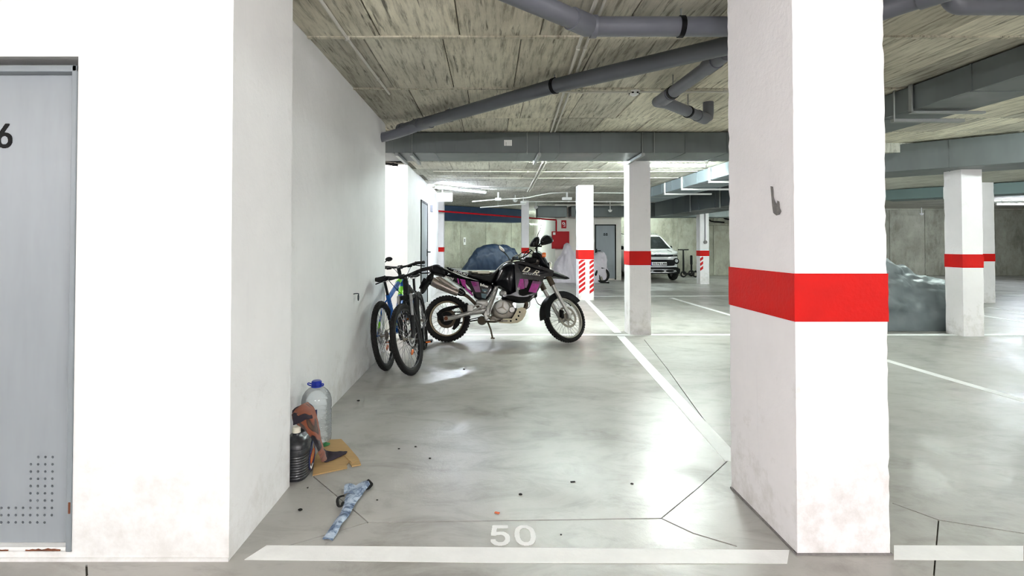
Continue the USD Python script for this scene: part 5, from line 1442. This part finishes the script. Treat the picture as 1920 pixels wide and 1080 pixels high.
# crumbs
for k, (px, py, s) in enumerate(((563, 957, .009), (577, 915, .004), (976, 928, .008), (1185, 908, .007), (707, 938, .004), (748, 842, .006), (672, 752, .010), (779, 838, .006), (806, 860, .006), (1052, 1003, .004), (870, 693, .010))):
    c = G(px, py)
    m = trimesh.creation.icosphere(1, s)
    m.vertices = m.vertices * [1.2, 1, .55] * (1 + .5 * (meshkit.noise(m.vertices * 200 + k * 7, k)[:, None] - .5))
    m.apply_translation((c[0], c[1], s * .42))
    obj('crumb', m, 'rubber', label='tiny dark crumb of dirt on the bay floor', cat='debris', group='dark crumbs on the bay floor')
c = G(1074, 904)
obj('chip', move(rot(rbox(-.013, .013, -.006, .006, 0, .004, .002), 10, (0, 0, 1)), *c), 'rubber', label='flat dark chip on the bay floor right of the middle', cat='debris')
c = G(932, 962)
obj('chip', move(rot(rbox(-.012, .012, -.007, .007, 0, .004, .002), -20, (0, 0, 1)), *c), 'label_orange', label='orange chip on the floor just above the number 50', cat='debris')

# ------------------------------------------------------------------ covered motorcycles
plain('cover_blue', srgb(8, 30, 56), .55, vary=.15, scale=8, bump=.2, bscale=20)
plain('cover_white', srgb(206, 198, 206), .6, vary=.04, scale=6)
plain('cover_grey', srgb(104, 113, 116), .42, vary=.08, scale=5, bump=.15, bscale=25)


def cover(stations, seed, amp=.03, nv=44, nu=70, dens=5.0, wrinkle=(1, 1, .35)):
    """cloth over a vehicle: stations of (x, height, half width at the floor, half width at the top)"""
    st = np.asarray(stations, float)
    sp = spline(st, 12)
    k = np.linspace(0, len(sp) - 1, nu)
    sp = np.stack([np.interp(k, np.arange(len(sp)), sp[:, c]) for c in range(4)], 1)
    V = []
    for i, (x, h, wb, wt) in enumerate(sp):
        a = np.linspace(0, math.pi, nv)
        c, s = np.cos(a), np.sin(a)
        zz = max(h, .03) * abs(s) ** .62
        f = zz / max(h, .03)
        y = np.sign(c) * abs(c) ** .75 * (wb * (1 - f) + wt * f + .15 * wt * np.sin(math.pi * f))
        V.append(np.stack([np.full(nv, x), y, zz], -1))
    V = np.array(V)
    du, dv = np.gradient(V, axis=0), np.gradient(V, axis=1)
    n = np.cross(du, dv)
    n /= np.maximum(np.linalg.norm(n, axis=-1, keepdims=True), 1e-9)
    q = V * dens * np.array(wrinkle)
    d = (1 - abs(2 * meshkit.fbm(q + seed, 3, seed) - 1)) ** 2 - .5
    d2 = meshkit.fbm(V * dens * 1.7 + 9, 3, seed + 3) - .5
    low = np.clip(V[..., 2] / .25, 0.1, 1)
    V = V - n * ((d * amp + d2 * amp * .8) * low)[..., None]
    V[..., 2] = np.maximum(V[..., 2], .004)
    Fs = []
    for i in range(nu - 1):
        for j in range(nv - 1):
            a, b, c, e = i * nv + j, i * nv + j + 1, (i + 1) * nv + j + 1, (i + 1) * nv + j
            Fs += [[a, b, c], [a, c, e]]
    W_ = V.reshape(-1, 3)
    c0, c1 = len(W_), len(W_) + 1
    W_ = np.vstack([W_, V[0].mean(0), V[-1].mean(0)])
    for j in range(nv - 1):
        Fs += [[c0, j + 1, j], [c1, (nu - 1) * nv + j, (nu - 1) * nv + j + 1]]
    m = trimesh.Trimesh(W_, Fs, process=False)
    if m.volume < 0:
        m.invert()
    return m


def small_wheel(t, x, y, r, name='wheel'):
    w = obj(name, move(lathe(tyre_profile(r, .05, r * .66), 36, 'y', True), x, y, r), 'rubber', t, smooth=50)
    obj('rim', move(disc(0, r * .67, .05, 'y', (0, 0, 0), 28), x, y, r), 'dirty_alloy', w)


def pxs(px, y):
    return (px - CX) / F_PX * y


yb_ = 23.6
z_ = lambda py, y: W(CX, py, y)[2]
t = thing('covered_motorcycle', 'motorcycle under a dark blue tarpaulin by the far concrete wall', 'motorcycle', (pxs(900, yb_), yb_, 0))
xs = lambda px: pxs(px, yb_) - pxs(900, yb_)
obj('cover', cover([(xs(866), .05, .4, .15), (xs(876), .3, .5, .25), (xs(888), z_(472, yb_), .5, .3), (xs(903), z_(461.5, yb_), .5, .42), (xs(925), z_(458.5, yb_), .5, .4), (xs(945), z_(460, yb_), .5, .38), (xs(960), z_(465, yb_), .5, .3), (xs(968), .8, .5, .25), (xs(975), .1, .4, .1)], 3, .08, dens=3.5), 'cover_blue', t, smooth=60)
small_wheel(t, xs(950), .0, .28)
yw = 16.2
t = thing('covered_motorcycle', 'motorcycle under a white dust sheet behind the striped column', 'motorcycle', (pxs(1088, yw), yw, 0))
xs = lambda px: pxs(px, yw) - pxs(1088, yw)
obj('cover', cover([(xs(1036), .12, .3, .1), (xs(1043), z_(494, yw), .34, .2), (xs(1052), z_(478, yw), .36, .2), (xs(1060), z_(461, yw), .36, .2), (xs(1065), z_(458, yw), .36, .24), (xs(1073), z_(470, yw), .36, .2), (xs(1085), z_(476, yw), .36, .22), (xs(1105), z_(475, yw), .36, .26), (xs(1127), z_(475, yw), .34, .28), (xs(1133), z_(477, yw), .3, .2), (xs(1134.5), .6, .28, .15)], 11, .10, dens=5), 'cover_white', t, smooth=60)
small_wheel(t, xs(1124), -.32, .24)
obj('stand', tube([(xs(1118), -.3, .35), (xs(1121), -.42, .02), (xs(1136), -.42, .02)], .02, 8), 'black_matte', t)
yg = 7.72
t = thing('covered_motorcycle', 'motorcycle under a wrinkled grey cover behind the near column', 'motorcycle', (pxs(1690, yg), yg, 0))
xs = lambda px: pxs(px, yg) - pxs(1690, yg)
obj('cover', cover([(xs(1450), .1, .3, .1), (xs(1470), .7, .38, .2), (xs(1520), .95, .4, .25), (xs(1580), 1.05, .4, .3), (xs(1640), 1.02, .4, .26), (xs(1675), z_(501, yg) , .4, .24), (xs(1712), z_(514, yg), .4, .26), (xs(1740), z_(525, yg), .4, .24), (xs(1758), z_(531, yg), .38, .22), (xs(1768), z_(552, yg), .33, .2), (xs(1771), .3, .28, .14), (xs(1764), .04, .2, .1)], 21, .13, 70, 140, 3.2, (.45, .8, 1.3)), 'cover_grey', t, smooth=60)
small_wheel(t, xs(1520), 0, .28)

# ------------------------------------------------------------------ parked car
plain('car_white', srgb(214, 216, 216), .25, coat=.8, vary=.02)
plain('car_glass', (.006, .008, .009), .2, vary=.1, spec=.15)
plain('plate_white', (.78, .78, .78), .4, vary=.02)
plain('plate_blue', srgb(20, 70, 170), .4)
yc = 16.35
car = thing('car', 'white compact crossover car facing the camera behind the second column', 'car', (pxs(1234.5, yc), yc, 0))
# side profile: u = distance back from the nose, z up
prof = smooth_poly([(.02, .26), (.0, .45), (.02, .62), (.06, .82), (.16, .93), (.95, 1.02), (1.62, 1.46), (2.1, 1.535), (3.0, 1.52), (3.75, 1.36), (3.86, 1.0), (3.9, .5), (3.85, .28), (3.4, .24), (.4, .22)], 2)
cs = manifold3d.CrossSection([prof if Polygon(prof).exterior.is_ccw else prof[::-1]])
mm = mf(manifold3d.Manifold.extrude(cs, 1.6).refine_to_length(.09))
v = np.array(mm.vertices)
hw = .79


def car_x(s, u, z):
    """half width of the body at distance u and height z: plan rounding at the nose, tumblehome above the waist"""
    plan = 1 - .20 * np.clip(1 - u / .75, 0, 1) ** 2.2 - .1 * np.clip((u - 3.2) / .7, 0, 1) ** 2
    tum = 1 - .24 * np.clip((z - .95) / .6, 0, 1) ** 1.1 - .06 * np.clip((.45 - z) / .25, 0, 1)
    return s * hw * plan * tum


s = v[:, 2] / .8 - 1
front_round = .10 * np.clip(1 - v[:, 0] / .5, 0, 1) * abs(s) ** 2.5
mm.vertices = np.stack([car_x(s, v[:, 0], v[:, 1]), v[:, 0] + front_round * 1.6, v[:, 1]], -1)
if mm.volume < 0:
    mm.invert()
obj('car_body', mm, 'car_white', car, smooth=35)


def on_front(poly_xz, depth_out=.012, u0=None):
    """panel cut to an outline in the front view and laid on the nose of the body, bent with it"""
    P_ = Polygon(poly_xz).buffer(0)
    c = manifold3d.CrossSection([np.asarray(p_.exterior.coords)[:-1] if p_.exterior.is_ccw else np.asarray(p_.exterior.coords)[:-1][::-1] for p_ in polys(P_)])
    m = mf(manifold3d.Manifold.extrude(c, .05).refine_to_length(.05))
    w = np.array(m.vertices)
    zz = np.array([q[1] for q in prof])
    uu = np.array([q[0] for q in prof])
    sel = [i for i in range(len(prof)) if uu[i] < 2.2]
    order = sorted(sel, key=lambda i: zz[i])
    f = lambda z: np.interp(z, [zz[i] for i in order if uu[i] < 1.9 and not (zz[i] < .3)], [uu[i] for i in order if uu[i] < 1.9 and not (zz[i] < .3)])
    u = f(w[:, 1])
    s_ = np.clip(w[:, 0] / (hw * (1 - .24 * np.clip((w[:, 1] - .95) / .6, 0, 1))), -1, 1)
    u = u + 1.6 * .10 * np.clip(1 - u / .5, 0, 1) * abs(s_) ** 2.5
    m.vertices = np.stack([w[:, 0], u - depth_out + w[:, 2] * (1 if u0 is None else u0), w[:, 1]], -1)
    if m.volume < 0:
        m.invert()
    return m


obj('windscreen', on_front([(-.70, 1.04), (.70, 1.04), (.585, 1.46), (-.585, 1.46)], .014), 'car_glass', car)
obj('roof_rail', cat_([tube([(q * .58, 1.75, 1.5), (q * .585, 2.2, 1.565), (q * .58, 3.0, 1.55), (q * .56, 3.5, 1.46)], .018, 8, 4) for q in (-1, 1)]), 'steel', car)
obj('upper_grille', on_front([(-.66, .815), (-.3, .80), (.3, .80), (.66, .815), (.64, .86), (.3, .845), (-.3, .845), (-.64, .86)], .016), 'black_plastic', car)
obj('lower_grille', on_front(smooth_poly([(-.5, .50), (.5, .50), (.55, .56), (.53, .68), (.45, .70), (-.45, .70), (-.53, .68), (-.55, .56)], 1), .016), 'black_plastic', car)
obj('bumper_trim', on_front([(-.72, .25), (.72, .25), (.74, .40), (.6, .46), (-.6, .46), (-.74, .40)], .014), 'black_matte', car)
bi = obj('bumper_inlet', on_front(smooth_poly([(-.62, .28), (.62, .28), (.56, .40), (-.56, .40)], 1), .024), 'steel', car)
for a, b2 in ((-.5, -.24), (-.17, .17), (.24, .5)):
    obj('inlet_slot', on_front(smooth_poly([(a, .305), (b2, .305), (b2, .375), (a, .375)], 1), .032), 'black_matte', bi)
obj('badge', cat_([on_front([(-.11, .835 + k), (0, .885 + k), (.11, .835 + k), (.11, .86 + k), (0, .91 + k), (-.11, .86 + k)], .026) for k in (0, .045)]), 'steel', car, label='double chevron badge')
pt = obj('number_plate', on_front([(-.26, .515), (.26, .515), (.26, .63), (-.26, .63)], .034), 'plate_white', car, smooth=False)
obj('plate_band', on_front([(-.26, .515), (-.215, .515), (-.215, .63), (-.26, .63)], .037), 'plate_blue', pt, smooth=False)
tm = text_xz('3176 LXB', .062, (-.19, -.06 + .02, .542), 0, 0, 1.08, .003)
pz = on_front([(-.2, .515), (.2, .515), (.2, .63), (-.2, .63)], .034).vertices[:, 1].min()
tm.apply_translation((0, pz - .004 - tm.vertices[:, 1].min(), 0))
obj('plate_lettering', tm, 'black_matte', pt, smooth=False, label='plate number 3176 LXB')
for q in (-1, 1):
    hl_ = obj('headlamp', on_front([(q * (.60 + .095 * math.cos(a)), .655 + .095 * math.sin(a)) for a in np.linspace(0, 2 * math.pi, 20)[:-1]][::q], .03), 'black_plastic', car, label='round dark headlamp surround')
    obj('lamp_lens', on_front([(q * (.60 + .055 * math.cos(a)), .665 + .055 * math.sin(a)) for a in np.linspace(0, 2 * math.pi, 16)[:-1]][::q], .042), 'steel', hl_)
    obj('running_light', on_front([(q * .50, .83), (q * .68, .845), (q * .685, .885), (q * .52, .875)][::q], .026), 'alloy', car)
    obj('wing_mirror', rbox(*sorted((q * .76, q * .92)), 1.32, 1.42, 1.0, 1.13, .03), 'black_plastic', car)
    for u_ in (.72, 3.1):
        wl = obj('wheel', move(lathe(tyre_profile(.30, .1, .2), 40, 'y', True), 0, 0, 0), 'rubber', car, smooth=50) if False else None
        m = rot(lathe(tyre_profile(.31, .095, .21), 40, 'y', True), 90, (0, 0, 1))
        wl = obj('wheel', move(m, q * .71, u_, .31), 'rubber', car, smooth=50)
        obj('wheel_disc', move(rot(disc(0, .212, .1, 'y', (0, 0, 0), 30), 90, (0, 0, 1)), q * .715, u_, .31), 'alloy', wl)
obj('bonnet_line', cat_([tube([(q * .5, .2, .945), (q * .52, .6, .99), (q * .55, .98, 1.03)], .006, 6) for q in (-1, 1)]), 'black_matte', car)

# ------------------------------------------------------------------ kick scooters by the wall
def scooter(label, px, py_base, h, w, deck, rotz, fold=False):
    g = G(px, py_base)
    g[1] = min(g[1], YR - .3)
    g[0] = pxs(px, g[1])
    t = thing('kick_scooter', label, 'scooter', (g[0], g[1], 0), rotz)
    obj('stem_post', cat_(tube([(0, 0, .16), (.0, 0, h)], [.035, .026], 12), tube([(0, 0, .2), (.04, 0, .1)], .05, 12)), 'black_matte', t)
    if not fold:
        obj('handlebar', tube([(-.06, -w / 2, h - .01), (0, 0, h), (-.06, w / 2, h - .01)] if False else [(-w / 2, 0, h), (w / 2, 0, h)], .02, 10), 'black_matte', t)
    else:
        obj('stem_grip', rbox(-.04, .04, -.05, .05, h - .35, h, .02), 'black_matte', t)
    obj('deck', rbox(.02, deck, -.08, .08, .10, .16, .02), 'black_matte', t)
    for x in (.0, deck + .05):
        w_ = obj('wheel', move(lathe(tyre_profile(.115, .035, .06), 28, 'y', True), x, 0, .115), 'rubber', t, smooth=50)
        obj('rim', move(disc(0, .062, .05, 'y', (0, 0, 0), 20), x, 0, .115), 'dirty_alloy', w_)
    obj('rear_fender', puff(Polygon([(deck - .06, .17), (deck + .05, .25), (deck + .15, .2), (deck + .14, .17), (deck + .05, .225), (deck - .02, .17)]), .04, .02, .02), 'black_matte', t)
    return t


scooter('black kick scooter standing upright between the white car and slim column', 1281, 520, z_(468.5, 18.2), .38, .38, 0)
scooter('low folded black scooter behind the upright kick scooter', 1296, 517, z_(479, 18.7), .3, .3, -15, True)
